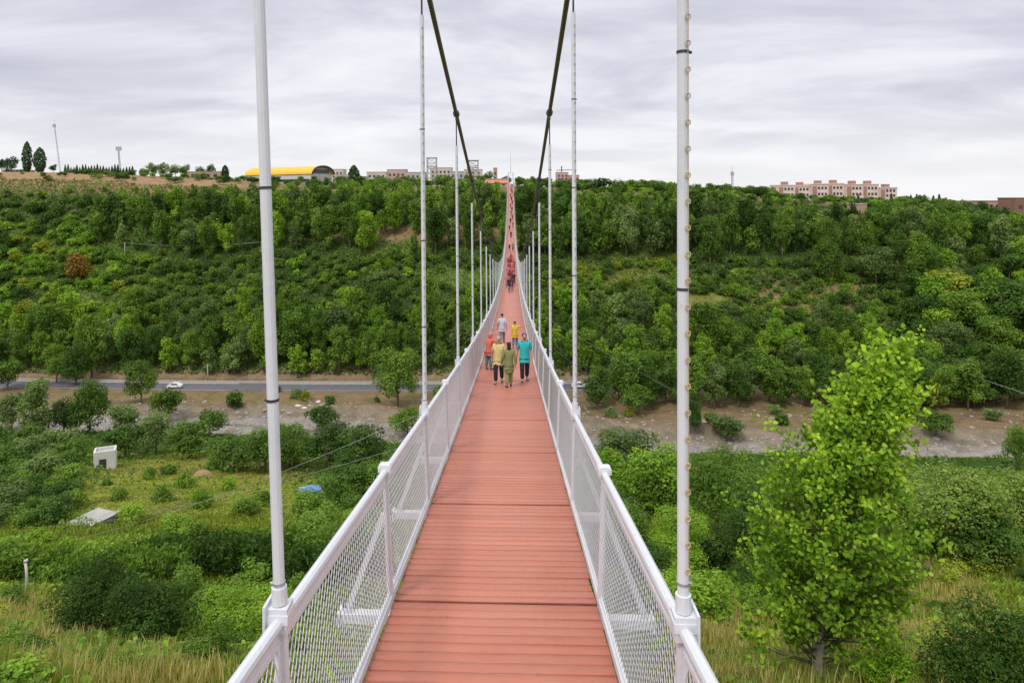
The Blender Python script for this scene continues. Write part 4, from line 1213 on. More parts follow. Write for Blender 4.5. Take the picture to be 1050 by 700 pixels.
# ------------------------------------------------------------------ plateau: buildings, masts, trees
def windows(root, x0, x1, nx, z0, nz, dz, y, ww, wh, mat=WIN):
    for j in range(nz):
        for i in range(nx):
            cx = x0 + (x1 - x0) * (i + .5) / nx; cz = z0 + j * dz
            key = ('win', round(ww, 2), round(wh, 2))
            if key not in CROWN:
                mb = MB(); mb.box(-ww / 2, ww / 2, -.06, .06, -wh / 2, wh / 2); CROWN[key] = mb.mesh('window', mat)
            o = link('window', CROWN[key], root); o.location = (cx, y - .03, cz)

def building(px0, px1, ytop, Y, mat, label, roof='flat', roofmat=None, nx=4, nz=2, depth=10, cat='building', group=None, sink=1.5, rot=0.0):
    a = at_depth(px0, Y); b = at_depth(px1, Y); cx = (a[0] + b[0]) / 2; w = b[0] - a[0]
    z = float(H(cx, Y)); dd = float(project(cx, Y, z)[2])
    h = (HY - ytop) * dd / F_PX - z
    root = empty('building', (cx, Y, z), label, cat, group, rot)
    mb = MB()
    if roof == 'flat':
        mb.box(-w / 2, w / 2, 0, depth, -sink, h - .3); child('wall', mb, mat, root)
        mb = MB(); mb.box(-w / 2 - .15, w / 2 + .15, -.15, depth + .15, h - .297, h); child('roof', mb, roofmat or GREYW, root)
        hw = h
    else:
        hw = h * (.55 if roof == 'gable' else .5)
        mb.box(-w / 2, w / 2, 0, depth, -sink, hw); child('wall', mb, mat, root)
        mb = MB(); e = .5
        mb.add([(-w / 2 - e, -e, hw), (w / 2 + e, -e, hw), (w / 2 + e, depth + e, hw), (-w / 2 - e, depth + e, hw), (-w / 2 - e * .4, depth * .5, h), (w / 2 + e * .4, depth * .5, h)],
               [(0, 1, 5, 4), (2, 3, 4, 5), (1, 2, 5), (3, 0, 4), (3, 2, 1, 0)])
        child('roof', mb, roofmat or RED, root)
    if nx: windows(root, -w / 2 + w * .04, w / 2 - w * .04, nx, hw * .25 if nz > 1 else hw * .45, nz, hw * .72 / nz, 0, w / nx * .45, min(1.5, hw / nz * .42))
    return root, w, h

# yellow vaulted hall
def hall():
    Y = 330; a = at_depth(300, Y); z = a[2]; rt = -.42
    root = empty('sports_hall', (a[0], Y, z), 'long hall with a bright yellow curved roof on the plateau edge', 'hall', None, rt)
    YEL = painted('yellow_roof', (.80, .44, .03), .5, .06, .3)
    L, W, hw, hv = 41.0, 15.0, 4.0, 3.9
    x0, x1 = -L * .56, L * .44
    mb = MB(); mb.box(x0, x1, -W / 2, W / 2, -2.5, hw); child('wall', mb, painted('pale_hall_wall', (.55, .54, .52), .9, .1, .3), root)
    n = 14; arc = [(-W / 2 * 1.06 * math.cos(t), hw + hv * math.sin(t)) for t in np.linspace(0, math.pi, n + 1)]
    mb = MB(); vs = []
    for (y, zz) in arc: vs += [(x0 - .6, y, zz), (x1 + 1.2, y, zz)]
    mb.add(vs, [(2 * i, 2 * i + 1, 2 * i + 3, 2 * i + 2) for i in range(n)])
    inn = [(y * .97, hw + (zz - hw) * .95 - .15) for y, zz in arc]; vs = []
    for (y, zz) in inn: vs += [(x0 - .6, y, zz), (x1 + 1.2, y, zz)]
    mb.add(vs, [(2 * i + 2, 2 * i + 3, 2 * i + 1, 2 * i) for i in range(n)])
    rf = child('roof', mb, YEL, root, True)
    for xe in (x1 + 1.25,):
        mb = MB(); mb.tube([(xe, y, zz) for y, zz in arc], .42, 6); link('roof_edge', mb.mesh('roof_edge', STEEL_DARK, True), rf)
    mb = MB(); g = [(x1 - .2, y * .95, max(hw, zz - .3)) for y, zz in arc]; mb.add(g, [tuple(range(len(g)))]); child('gable_wall', mb, CREAM, root)
    mb = MB(); mb.box(x1 - .1, x1 + .15, -W * .36, W * .36, hw + .6, hw + 2.2); child('window', mb, WIN, root)
    mb = MB(); mb.box(x0 + 1, x1 - 1, -W / 2 - .12, -W / 2 - .02, .5, 1.7); child('window', mb, WIN, root)
hall()

building(193, 226, 174, 315, TAN, 'low tan brick house left of the yellow hall', nx=4, nz=1, roofmat=TAN)
building(48, 84, 174.5, 322, TAN, 'long low brick wall-like shed beneath the two cypresses', nx=5, nz=1, roofmat=TAN)
building(110, 130, 177, 330, PINK, 'small pinkish house right of the conifer row', 'gable', TAN, nx=2, nz=1)
building(140, 172, 179, 320, TAN, 'low brown house on the bare edge', 'gable', BROWN, nx=3, nz=1)
building(2, 22, 171, 330, TAN, 'low tan building at the left end of the plateau', nx=3, nz=1)
# town cluster behind the upper belt
for (x0, x1, yt, Y, mt, nx, nz, lb) in (
    (376, 396, 175.5, 430, CREAM, 4, 3, 'cream flat-roofed town block left of the first lattice tower'),
    (397, 416, 173, 445, PINK, 4, 3, 'pinkish town block second in the row'),
    (416, 436, 176, 420, GREYW, 4, 3, 'grey town block just left of the first lattice tower'),
    (441, 463, 171.5, 410, CREAM, 5, 4, 'tall cream town block behind the long left hanger'),
    (462, 480, 175.5, 400, GREYW, 4, 3, 'grey block between the two lattice towers'),
    (476, 494, 173.5, 372, CREAM, 3, 4, 'cream block below the second lattice tower'),
    (344, 366, 178, 440, GREYW, 4, 2, 'grey block beside the yellow hall'),
    (352, 374, 180, 400, CREAM, 4, 2, 'low cream block in front, right of the yellow hall'),
    (340, 352, 172.5, 470, CREAM, 3, 4, 'narrow cream tower block right of the yellow hall')):
    building(x0, x1, yt, Y, mt, lb, nx=nx, nz=nz, group=None)
building(491, 521, 185, 312, CREAM, 'hall with a coral red sloping roof left of the bridge end', 'gable', painted('coral_roof', (.60, .16, .085), .7, .1, .5), nx=4, nz=1, depth=9)
building(494, 521, 183.2, 326, GREYW, 'long grey building behind the coral roof', nx=5, nz=1)
building(560, 570, 191, 325, HUTW, 'small white low house just right of the far bridge end', nx=2, nz=1)
building(571, 583, 177, 380, PINK, 'pink unfinished tower block right of the bridge, left part', nx=3, nz=4)
building(583.5, 594, 180, 372, painted('rose_wall', (.50, .27, .25), .9, .12, .4), 'rose coloured block right of the pink one', nx=3, nz=3)
building(586, 606, 188, 325, PINK, 'low house with orange red roof beside the round skyline tree', 'gable', painted('orange_roof', (.62, .17, .08), .7, .1, .5), nx=3, nz=1)
building(506, 510, 172, 420, TAN, 'slim stone minaret-like tower behind the coral roof', nx=1, nz=3, depth=2.5, cat='tower')
# corner houses, right edge
building(1012, 1040, 209, 300, PINK, 'pale pink house at the right end of the skyline', nx=4, nz=2, roofmat=BROWN)
building(1041, 1075, 206, 285, BROWN, 'dark brown house cut by the right frame edge', nx=4, nz=2, roofmat=BROWN)
building(990, 1012, 214, 330, CREAM, 'low cream house half hidden near the right end', nx=3, nz=1)
building(912, 945, 212, 345, TAN, 'low orange brick wall house right of the apartment block', nx=4, nz=1, roofmat=TAN)
building(875, 889, 211, 262, TAN, 'small brown brick kiosk standing in the right tree belt', nx=2, nz=1, depth=5)
# the long stepped apartment block: one building with bays
def apartments():
    Y = 372; a = at_depth(798, Y); b = at_depth(921, Y); W = b[0] - a[0]; z = float(H((a[0] + b[0]) / 2, Y))
    root = empty('apartment_block', (a[0], Y, z), 'long stepped apartment block with brown roof boxes above the right woods', 'apartment block')
    AP = painted('apartment_plaster', (.66, .54, .48), .9, .12, .3); AP2 = painted('apartment_brick', (.34, .20, .16), .9, .15, .4)
    n = 7; d = 12
    for i in range(n):
        x0, x1 = W * i / n, W * (i + 1) / n; top = (HY - (191.5 + [1, 1.5, 0, -.5, .5, .5, 4][i])) * Y / F_PX - z; off = [0, 2.2, .6, 2.6, .3, 2.0, .9][i]
        mb = MB(); mb.box(x0 + .003, x1 - .003, off, off + d, -4, top); wl = child('wall', mb, AP, root)
        mb = MB(); mb.box(x0 + .4, x0 + 2.6, off - .25, off - .003, -1, top - .8); link('stair_panel', mb.mesh('stair_panel', AP2), wl)
        mb = MB(); mb.box(x0 - .1, x1 + .1, off - .3, off + d, top + .003, top + .5); child('roof', mb, AP, root)
        mb = MB(); mb.box(x0 + W / n * .40, x0 + W / n * .68, off + 2, off + 6, top + .503, top + 2.2); child('roof_box', mb, AP2, root)
        h = top
        for j in range(3):
            for q in range(3):
                mb = MB(); cx = x0 + W / n * (.42 + .2 * q); mb.box(cx - .55, cx + .55, off - .08, off - .004, h * (.16 + .3 * j), h * (.16 + .3 * j) + 1.4)
                child('window', mb, WIN, root)
apartments()

# lattice masts
def lattice(px, ytop, Y, w, label, n=8, head=None, lean=0.0, r=.09, name='lattice_mast'):
    p = at_depth(px, Y); z = p[2]; d = float(project(p[0], Y, z)[2]); h = (HY - ytop) * d / F_PX - z
    root = empty(name, p, label, 'mast' if name != 'lattice_tower' else 'tower')
    mb = MB(); q = [(-1, -1), (1, -1), (1, 1), (-1, 1)]
    def c(i, t):
        k = w / 2 * (1 - .55 * t) if head is None or head != 'tower' else w / 2
        return Vector((q[i % 4][0] * k + lean * h * t, q[i % 4][1] * k, h * t))
    for i in range(4): mb.bar(c(i, 0) - Vector((0, 0, 2)), c(i, 1), r * 1.6)
    for s in range(n):
        for i in range(4):
            mb.bar(c(i, s / n), c(i + 1, (s + 1) / n), r); mb.bar(c(i, (s + 1) / n), c(i + 1, (s + 1) / n), r)
    child('frame', mb, GALV, root)
    if head == 'light':
        mb = MB(); mb.box(-1.6 + lean * h, 1.6 + lean * h, -.4, .4, h - .2, h + 2.2); child('lamp_head', mb, GALV, root)
    if head == 'tower':
        for zz in (h, h * .72):
            mb = MB(); mb.box(-w / 2 - .4, w / 2 + .4, -w / 2 - .4, w / 2 + .4, zz, zz + .35); child('platform', mb, GREYW, root)
    if head == 'antenna':
        mb = MB(); mb.tube([(lean * h, 0, h), (lean * h * 1.02, 0, h + 2.5)], .08, 5); mb.box(lean * h - .7, lean * h + .7, -.7, .7, h - 2.4, h - .6); child('antenna', mb, GALV, root)
    return root
lattice(63, 124, 420, .7, 'very thin tall radio mast on the left plateau', 14, 'antenna', -.13, .045)
lattice(124, 152, 400, 1.1, 'floodlight mast with lamp head beyond the conifer row', 10, 'light', -.08, .08, 'floodlight_mast')
lattice(751, 177, 380, 1.2, 'lattice radio mast with antenna box left of the apartment block', 10, 'antenna', 0, .08)
lattice(443, 162, 380, 5.0, 'steel frame tower nearer the long left hanger', 6, 'tower', 0, .2, 'lattice_tower')
lattice(485, 165, 350, 5.2, 'steel frame tower by the main cable', 5, 'tower', 0, .24, 'lattice_tower')
def crane():
    p = at_depth(576, 385); root = empty('tower_crane', p, 'small tower crane above the pink block', 'crane')
    h = (HY - 171) * 385 / F_PX - p[2]
    mb = MB(); mb.bar((0, 0, 0), (0, 0, h), .55); child('tower', mb, STEEL_DARK, root)
    mb = MB(); mb.bar((-3, 0, h * .82), (7, 0, h * .84), .35); child('jib', mb, STEEL_DARK, root)
crane()

# plateau trees
TR = [('cypress', 'conifer', 28, 143, 172, 9, 320, 'taller of the two dark cypresses at the left end of the skyline'), ('cypress', 'conifer', 41, 149, 173, 11, 318, 'shorter, fuller one of the two dark cypresses on the left skyline'),
      ('broad', 'conifer', 12, 158, 172, 14, 330, 'dark round tree left of the cypresses'), ('broad', 'conifer', 2, 160, 170, 12, 335, 'dark tree at the left end of the skyline'), ('broad', 'dark', 55, 166, 173, 8, 330, 'small round tree right of the cypresses'),
      ('round', 'deep', 622, 180.5, 207, 38, 300, 'big dark round tree standing out on the skyline right of the bridge'), ('cypress', 'conifer', 363, 169, 190, 11, 318, 'dark pointed tree right of the yellow hall'),
      ('broad', 'dark', 500, 176, 188, 16, 380, 'round tree behind the coral roof'), ('broad', 'conifer', 519, 181, 190, 12, 370, 'dark tree by the slim tower'),
      ('cypress', 'conifer', 231, 168, 182, 7, 318, 'small pointed tree left of the yellow hall'), ('broad', 'grey', 156, 165, 180, 14, 340, 'airy round tree on the left plateau'), ('broad', 'grey', 168, 165, 180, 12, 345, 'airy tree right of its twin on the left plateau'),
      ('broad', 'grey', 180, 166, 181, 12, 340, 'airy tree behind the tan brick house'), ('broad', 'grey', 190, 167, 181, 12, 338, 'airy tree touching the tan brick house'), ('broad', 'grey', 147, 170, 180, 9, 335, 'low airy tree on the left plateau'),
      ('broad', 'dark', 205, 168, 178, 10, 345, 'tree behind the roof of the tan house'), ('broad', 'dark', 216, 167, 178, 10, 350, 'taller tree behind the tan house'),
      ('broad', 'dark', 1006, 209, 221, 12, 300, 'dark tree left of the pink corner house'), ('cypress', 'conifer', 997, 212, 222, 7, 305, 'dark pointed tree near the right end of the skyline')]
for (fm, tn, px, yt, yb, wp, Y, lb) in TR:
    p = at_depth(px, Y); d = float(project(*p)[2]); s = d / F_PX
    h = (HY - yt) * s - p[2]
    wfac = 1.1 if fm in ('broad', 'round') else 2.3
    nm = 'cypress_tree' if fm == 'cypress' else 'broadleaf_tree'
    if fm == 'round': fm = 'bush'; p = p - np.array([0, 0, 1.2]); h += 1.2
    plant_tree(nm, fm, p, max(h, 3), wp * s * wfac, tn, lb, 'tree', None, fm == 'broad')
def conifer_row(pxs, yt, Y, phrase, grp):
    for px in pxs:
        p = at_depth(px, Y + random.uniform(-6, 6)); s = float(project(*p)[2]) / F_PX
        h = (HY - yt - random.uniform(-2.2, 2.5)) * s - p[2]
        plant_tree('conifer', 'conifer', p, max(h, 3), max(h, 3) * random.uniform(.75, 1.0), 'conifer', phrase, 'tree', grp)
conifer_row(np.linspace(67, 136, 24), 167.5, 335, 'small dark conifer in the row behind the bare left edge', 'conifers in the left skyline row')
conifer_row((78, 92, 99, 110, 126), 174, 305, 'dark conifer standing alone on the bare left edge', 'conifers on the bare left edge')
conifer_row(np.linspace(640, 702, 19), 189.5, 322, 'dark conifer in the skyline row between the round tree and the string-light pole', 'conifers in the middle skyline row')
conifer_row((928, 934, 940, 948, 957, 963, 970), 204, 330, 'pointed conifer in the skyline row right of the apartment block', 'conifers right of the apartment block')
conifer_row((865, 914, 880), 200, 330, 'dark conifer standing in front of the apartment block', 'conifers before the apartment block')
# broad trees along the plateau rim
REST_TREES, REST_BUSH = [], []
def rim(x0, x1, yt, Y, n, wpx, tones, phrase, hmin=2.2, single=16):
    todo = []
    for k in range(n):
        px = random.uniform(x0, x1); p = at_depth(px, Y + random.uniform(-14, 16)); s = float(project(*p)[2]) / F_PX
        h = max(hmin * random.uniform(.7, 1.3), (HY - yt(px) - random.choice((-5, -3, -2, 0, 1, 3))) * s - p[2])
        tn = random.choice(tones); fm = 'bush' if random.random() < .35 else 'broad'
        w = max(h * .95, min(h * 1.5, wpx * s)) * random.uniform(.85, 1.2)
        todo.append((h / p[1], fm, tuple(p), h, w, tn))
    todo.sort(key=lambda t: -t[0])
    for i_, (k_, fm, p, h, w, tn) in enumerate(todo):
        if i_ < single:
            wd = 'bushy' if fm == 'bush' else 'round'
            plant_tree({'broad': 'broadleaf_tree', 'bush': 'bush'}[fm], fm, p, h, w, tn, f'{wd} {TONEW[tn]} rim {"bush" if fm == "bush" else "tree"} {phrase}', 'bush' if fm == 'bush' else 'tree', 'rim growth ' + phrase, fm != 'bush')
        else: (REST_BUSH if fm == 'bush' else REST_TREES).append((k_, fm, p, h, w, tn))
DK = ('dark', 'dark', 'mid', 'grey')
rim(704, 798, lambda x: 197 + .02 * (x - 700), 318, 46, 15, DK, 'between the bulb-string pole and the apartment block', 4.5)
rim(798, 925, lambda x: 209, 318, 60, 13, DK, 'under the apartment block windows', 2.2)
rim(925, 1055, lambda x: np.interp(x, (925, 990, 1010, 1055), (207, 211, 216, 219)), 312, 54, 15, DK, 'along the right end of the skyline', 4.0)
rim(346, 492, lambda x: 184.5, 312, 56, 13, DK, 'in front of the town blocks', 3.4)
rim(530, 615, lambda x: 190, 310, 40, 14, DK, 'right of the far bridge end', 4.0)
rim(236, 345, lambda x: 184.5, 303, 34, 11, ('dark', 'dark', 'mid'), 'under the yellow roofed hall', 2.4)
rim(630, 705, lambda x: 197, 308, 44, 14, DK, 'in front of the middle conifer row', 4.5)
def crest(x): return np.interp(x, (600, 700, 790, 800, 925, 935, 1055), (198, 201, 206, 213, 214, 213, 223))
rim(540, 700, crest, 295, 60, 14, ('dark', 'mid', 'deep', 'grey', 'light'), 'on the crest right of the bridge', 2.8, 4)
rim(700, 880, crest, 296, 84, 14, ('dark', 'mid', 'deep', 'grey', 'light'), 'on the crest right of the bulb-string pole', 2.8, 4)
rim(880, 1055, crest, 292, 70, 14, ('dark', 'mid', 'deep', 'grey', 'light'), 'on the crest at the right', 2.8, 4)
rim(340, 500, lambda x: 188, 294, 56, 13, ('dark', 'mid', 'grey', 'light'), 'on the crest left of the bridge end', 2.6, 4)
rim(-5, 70, lambda x: np.interp(x, (0, 70), (177, 181)), 296, 12, 9, DK, 'on the bare brown edge at left', 1.6)
rim(70, 236, lambda x: np.interp(x, (70, 130, 232), (180, 181, 182)), 299, 54, 10, DK, 'before the low houses at left', 2.4)

mass('woodland', tall[290:] + broad[170:] + REST_TREES, 'dense mixed woodland covering the hillside across the valley', 'woodland', 'tall', 0, 0)
mass('thicket', bushes[270:] + REST_BUSH, 'dense rounded shrubs filling the middle of the far hillside', 'thicket', 'bush', 0, 0)

# ------------------------------------------------------------------ people
SKIN = painted('skin', (.42, .25, .17), .6, .05, 4.0)
HAIR = painted('black_hair', (.02, .017, .015), .55, .2, 30.0)
HAIRG = painted('grey_hair', (.30, .28, .26), .7, .2, 30.0)
def cloth(name, c): return painted(name, c, .85, .14, 9.0)
def skin_mesh(name, verts, edges, radii, root_i=0, sub=1):
    me = bpy.data.meshes.new(name + '_skeleton'); me.from_pydata(verts, edges, [])
    o = bpy.data.objects.new('skeleton', me); COL.objects.link(o)
    md = o.modifiers.new('Skin', 'SKIN'); md.use_smooth_shade = True
    sv = me.skin_vertices[0].data
    for i, rd in enumerate(radii):
        sv[i].radius = rd if isinstance(rd, tuple) else (rd, rd); sv[i].use_root = (i == root_i)
    ss = o.modifiers.new('Subd', 'SUBSURF'); ss.levels = sub; ss.render_levels = sub
    dg = bpy.context.evaluated_depsgraph_get(); dg.update()
    out = bpy.data.meshes.new_from_object(o.evaluated_get(dg)); out.name = name
    bpy.data.objects.remove(o); bpy.data.meshes.remove(me)
    return out

def joints(stride=.16, armL=None, armR=None, lean=0.0, spread=.09):
    """a 1.7 m figure facing -Y; arms: offset of elbow and wrist from the shoulder"""
    J = {'pelvis': (0, 0, .93), 'belly': (0, -.015 - lean * .12, 1.10), 'chest': (0, -.02 - lean * .3, 1.30), 'neck': (0, -.015 - lean * .42, 1.445), 'jaw': (0, -.04 - lean * .48, 1.53), 'head': (0, -.022 - lean * .5, 1.615)}
    for s, nm, ph in ((-1, 'R', 1), (1, 'L', -1)):
        J['hip' + nm] = (s * .095, 0, .90); J['knee' + nm] = (s * spread * 1.05, -.045 - ph * stride * .55, .50); J['ankle' + nm] = (s * spread, .02 - ph * stride, .09 + (.03 if ph < 0 and stride > .05 else 0))
        J['toe' + nm] = (s * spread * 1.25, -.15 - ph * stride, .035)
        sh = Vector((s * .165, -.005 - lean * .36, 1.385)); a = armL if s > 0 else armR
        a = a or ((s * .075, .03 + ph * stride * .25, -.28), (s * .095, -.05 + ph * stride * .6, -.52))
        J['sh' + nm] = tuple(sh); J['el' + nm] = tuple(sh + Vector(a[0])); J['wr' + nm] = tuple(sh + Vector(a[1]))
    return J

def build_person(J, shirt, trousers, hair, scarf=None, tunic=False, beard=None, long_hair=False):
    """returns list of (part name, mesh, material)"""
    parts = []
    V, E, Rr, ix = [], [], [], {}
    def v(nm, p, r): ix[nm] = len(V); V.append(tuple(p)); Rr.append(r); return ix[nm]
    for nm, r in (('pelvis', (.13, .10)), ('belly', (.125, .095)), ('chest', (.15, .105)), ('neck', .052), ('jaw', (.07, .08)), ('head', (.09, .105))): v(nm, J[nm], r)
    crown_p = Vector(J['head']) + Vector((0, .004, .085)); v('top', crown_p, (.05, .06))
    nose = Vector(J['head']) + Vector((0, -.122, -.03)); v('nose', nose, .013)
    for a, b in (('pelvis', 'belly'), ('belly', 'chest'), ('chest', 'neck'), ('neck', 'jaw'), ('jaw', 'head'), ('head', 'top'), ('head', 'nose')): E.append((ix[a], ix[b]))
    for s, n_ in ((-1, 'R'), (1, 'L')):
        for nm, r in (('hip', .085), ('knee', .055), ('ankle', .038), ('toe', (.04, .03)), ('sh', .055), ('el', .04), ('wr', .026)): v(nm + n_, J[nm + n_], r)
        E += [(ix['pelvis'], ix['hip' + n_]), (ix['hip' + n_], ix['knee' + n_]), (ix['knee' + n_], ix['ankle' + n_]), (ix['ankle' + n_], ix['toe' + n_]), (ix['chest'], ix['sh' + n_]), (ix['sh' + n_], ix['el' + n_]), (ix['el' + n_], ix['wr' + n_])]
        w = Vector(J['wr' + n_]); d = (w - Vector(J['el' + n_])).normalized()
        sidev = d.cross(Vector((s, 0, 0))); sidev = sidev.normalized() if sidev.length > .05 else Vector((0, -1, 0))
        palm = v('palm' + n_, w + d * .05, (.034, .02)); E.append((ix['wr' + n_], palm))
        for k, (o_, le) in enumerate(((-.028, .062), (-.01, .076), (.01, .072), (.027, .055))):
            a = v(f'k{n_}{k}', w + d * .088 + sidev * o_, .0095); b = v(f'm{n_}{k}', w + d * (.088 + le * .55) + sidev * o_ * 1.1, .0085)
            c = v(f't{n_}{k}', w + d * (.088 + le) + sidev * o_ * 1.1 - Vector((s * .018, 0, 0)), .0065); E += [(palm, a), (a, b), (b, c)]
        a = v('th' + n_, w + d * .06 - sidev * .045, .010); b = v('tt' + n_, w + d * .105 - sidev * .055 - Vector((s * .01, 0, 0)), .0075); E += [(palm, a), (a, b)]
    parts.append(('body', skin_mesh('body', V, E, Rr), SKIN))
    def sub(name, names, edges, radii, mat):
        vs = [J[n] if isinstance(n, str) else n for n in names]
        parts.append((name, skin_mesh(name, vs, edges, radii), mat))
    elm = lambda a, b, t: tuple(Vector(J[a]).lerp(Vector(J[b]), t))
    hem = tuple(Vector(J['pelvis']) + Vector((0, 0, -.055))); hem2 = tuple(Vector(J['pelvis']) + Vector((0, 0, -.08)))
    names = [hem, 'belly', 'chest', elm('chest', 'neck', .72), 'shR', elm('shR', 'elR', .95 if not tunic else 1), 'shL', elm('shL', 'elL', .95 if not tunic else 1), hem2]
    rad = [(.19, .155), (.178, .15), (.168, .135), .085, .078, .066, .078, .066, (.195, .16)]; ed = [(0, 1), (1, 2), (2, 3), (2, 4), (4, 5), (2, 6), (6, 7), (0, 8)]
    if tunic:
        names += ['wrR', 'wrL', tuple(Vector(J['pelvis']) + Vector((0, 0, -.36))), tuple(Vector(J['pelvis']) + Vector((0, 0, -.39)))]; rad += [.05, .05, (.21, .17), (.215, .175)]; ed += [(5, 9), (7, 10), (8, 11), (11, 12)]
    sub('shirt', names, ed, rad, shirt)
    names = [tuple(Vector(J['pelvis']) + Vector((0, 0, .06))), 'pelvis', 'hipR', 'kneeR', elm('ankleR', 'kneeR', .05), 'hipL', 'kneeL', elm('ankleL', 'kneeL', .05)]
    sub('trousers', names, [(0, 1), (1, 2), (2, 3), (3, 4), (1, 5), (5, 6), (6, 7)], [(.15, .12), (.155, .125), .118, .088, .075, .118, .088, .075], trousers)
    for n_ in ('R', 'L'):
        t_ = Vector(J['toe' + n_]); a_ = Vector(J['ankle' + n_])
        sub('shoe', [tuple(a_ + Vector((0, .035, -.05))), tuple(t_ + Vector((0, .03, .01))), tuple(t_ + Vector((0, -.03, .003)))], [(0, 1), (1, 2)], [(.05, .045), (.052, .042), (.042, .032)], STEEL_DARK)
    hd = Vector(J['head'])
    if scarf is not None:
        sub('headscarf', [tuple(hd + Vector((0, .02, .07))), tuple(hd + Vector((0, .035, -.01))), tuple(hd + Vector((0, .03, -.13))), tuple(hd + Vector((0, .02, -.22)))], [(0, 1), (1, 2), (2, 3)], [(.085, .085), (.10, .095), (.085, .08), (.14, .10)], scarf)
    else:
        nm = [tuple(hd + Vector((0, .008, .085))), tuple(hd + Vector((0, .03, .03))), tuple(hd + Vector((0, .045, -.04)))]; rd = [(.088, .09), (.104, .10), (.08, .06)]; ed = [(0, 1), (1, 2)]
        if long_hair: nm.append(tuple(hd + Vector((0, .07, -.22)))); rd.append((.085, .045)); ed.append((2, 3))
        sub('hair', nm, ed, rd, hair)
    if beard is not None:
        sub('beard', [tuple(hd + Vector((0, -.075, -.06))), tuple(hd + Vector((0, -.06, -.115)))], [(0, 1)], [(.07, .045), (.056, .036)], beard)
    eyes = MB()
    for s in (-1, 1):
        c = hd + Vector((s * .034, -.104, .0)); eyes.tube([c, c + Vector((0, -.006, 0))], .011, 6)
    parts.append(('eyes', eyes.mesh('eyes', HAIR), HAIR))
    return parts

def deck_hit(px, py):
    d = ray(px, py); t = np.geomspace(4, 285, 6000)
    z = -(3.05 + .148 * d[1] * t - .00061 * (d[1] * t) ** 2)
    i = int(np.argmax(d[2] * t < z)); p = d * t[i]
    return Vector((p[0], p[1], deck_z(p[1])))

def near_person(px, py, hpx, rot, label, J, **kw):
    p = deck_hit(px, py); p.x = max(XC - .82, min(XC + .82, p.x))
    s = hpx * p.y / F_PX / 1.73
    root = empty('person', p, label, 'person', None, rot); root.scale = (s, s, s)
    for nm, me, mt in build_person(J, **kw):
        if not me.materials: me.materials.append(mt)
        o = link(nm, me, root)
BLACKT = cloth('black_trousers', (.022, .022, .026))
near_person(538, 391, 50, .05, 'man in a turquoise shirt and black trousers with a dark beard', joints(.14), shirt=cloth('turquoise_shirt', (.03, .42, .43)), trousers=BLACKT, hair=HAIR, beard=HAIR)
near_person(511.5, 393, 49, -.1, 'grey haired man in a pale yellow shirt and black trousers walking closer', joints(.18), shirt=cloth('pale_yellow_shirt', (.62, .50, .22)), trousers=BLACKT, hair=HAIRG)
near_person(522, 397, 47, math.pi + .2, 'dark haired person in an olive green tunic, foremost of the walkers', joints(.12), shirt=cloth('olive_tunic', (.20, .23, .085)), trousers=cloth('olive_trousers', (.24, .25, .10)), hair=HAIR, tunic=True, long_hair=True)
near_person(501, 379, 38, math.pi * .75, 'person in a coral top and headscarf with teal trousers leaning on the left railing', joints(.06, armR=((-.16, -.18, -.15), (-.2, -.34, -.1)), lean=.25), shirt=cloth('coral_top', (.56, .13, .09)), trousers=cloth('teal_trousers', (.08, .20, .18)), hair=HAIR, scarf=cloth('coral_scarf', (.58, .12, .09)), tunic=False)
near_person(515, 352, 31, math.pi, 'person in a pale lavender shirt and grey trousers walking away along the deck', joints(.16), shirt=cloth('lavender_shirt', (.50, .49, .58)), trousers=cloth('grey_trousers', (.21, .19, .20)), hair=HAIR)
near_person(528, 357, 28, math.pi - .3, 'child in a yellow top and jeans stretching one arm to the right railing', joints(.08, armL=((-.0, .0, -.27), (.03, -.05, -.5)), armR=((-.26, -.02, .0), (-.5, -.04, .03))), shirt=cloth('yellow_top', (.60, .42, .03)), trousers=cloth('jeans', (.10, .16, .26)), hair=HAIR)

# the distant crowd: one joined mesh per pose, own clothes per figure
def joined(parts, name):
    V, Fc, MI, base = [], [], [], 0
    mi = {'body': 0, 'eyes': 3, 'shirt': 1, 'trousers': 2, 'shoe': 3, 'hair': 3, 'headscarf': 3, 'beard': 3}
    for nm, me, mt in parts:
        V += [tuple(v.co) for v in me.vertices]; Fc += [tuple(base + i for i in p.vertices) for p in me.polygons]; MI += [mi[nm]] * len(me.polygons); base += len(me.vertices)
    out = bpy.data.meshes.new(name); out.from_pydata(V, [], Fc)
    for m_ in (SKIN, BLACKT, BLACKT, HAIR): out.materials.append(m_)
    out.polygons.foreach_set('material_index', MI); out.polygons.foreach_set('use_smooth', [True] * len(Fc)); out.update()
    return out
dark_c = cloth('dark_cloth', (.03, .03, .04))
POSES = [joined(build_person(joints(.16), dark_c, dark_c, HAIR), 'person'), joined(build_person(joints(.05), dark_c, dark_c, HAIR, tunic=True, long_hair=True), 'person'),
         joined(build_person(joints(.2, armL=((.2, -.05, -.16), (.3, -.2, -.02))), dark_c, dark_c, HAIR), 'person')]
CL = {n: cloth(n + '_far_cloth', c) for n, c in (('red', (.40, .05, .06)), ('pink', (.50, .16, .20)), ('black', (.025, .025, .03)), ('maroon', (.18, .03, .045)), ('white', (.62, .62, .64)), ('blue', (.08, .12, .28)), ('grey', (.2, .2, .21)))}
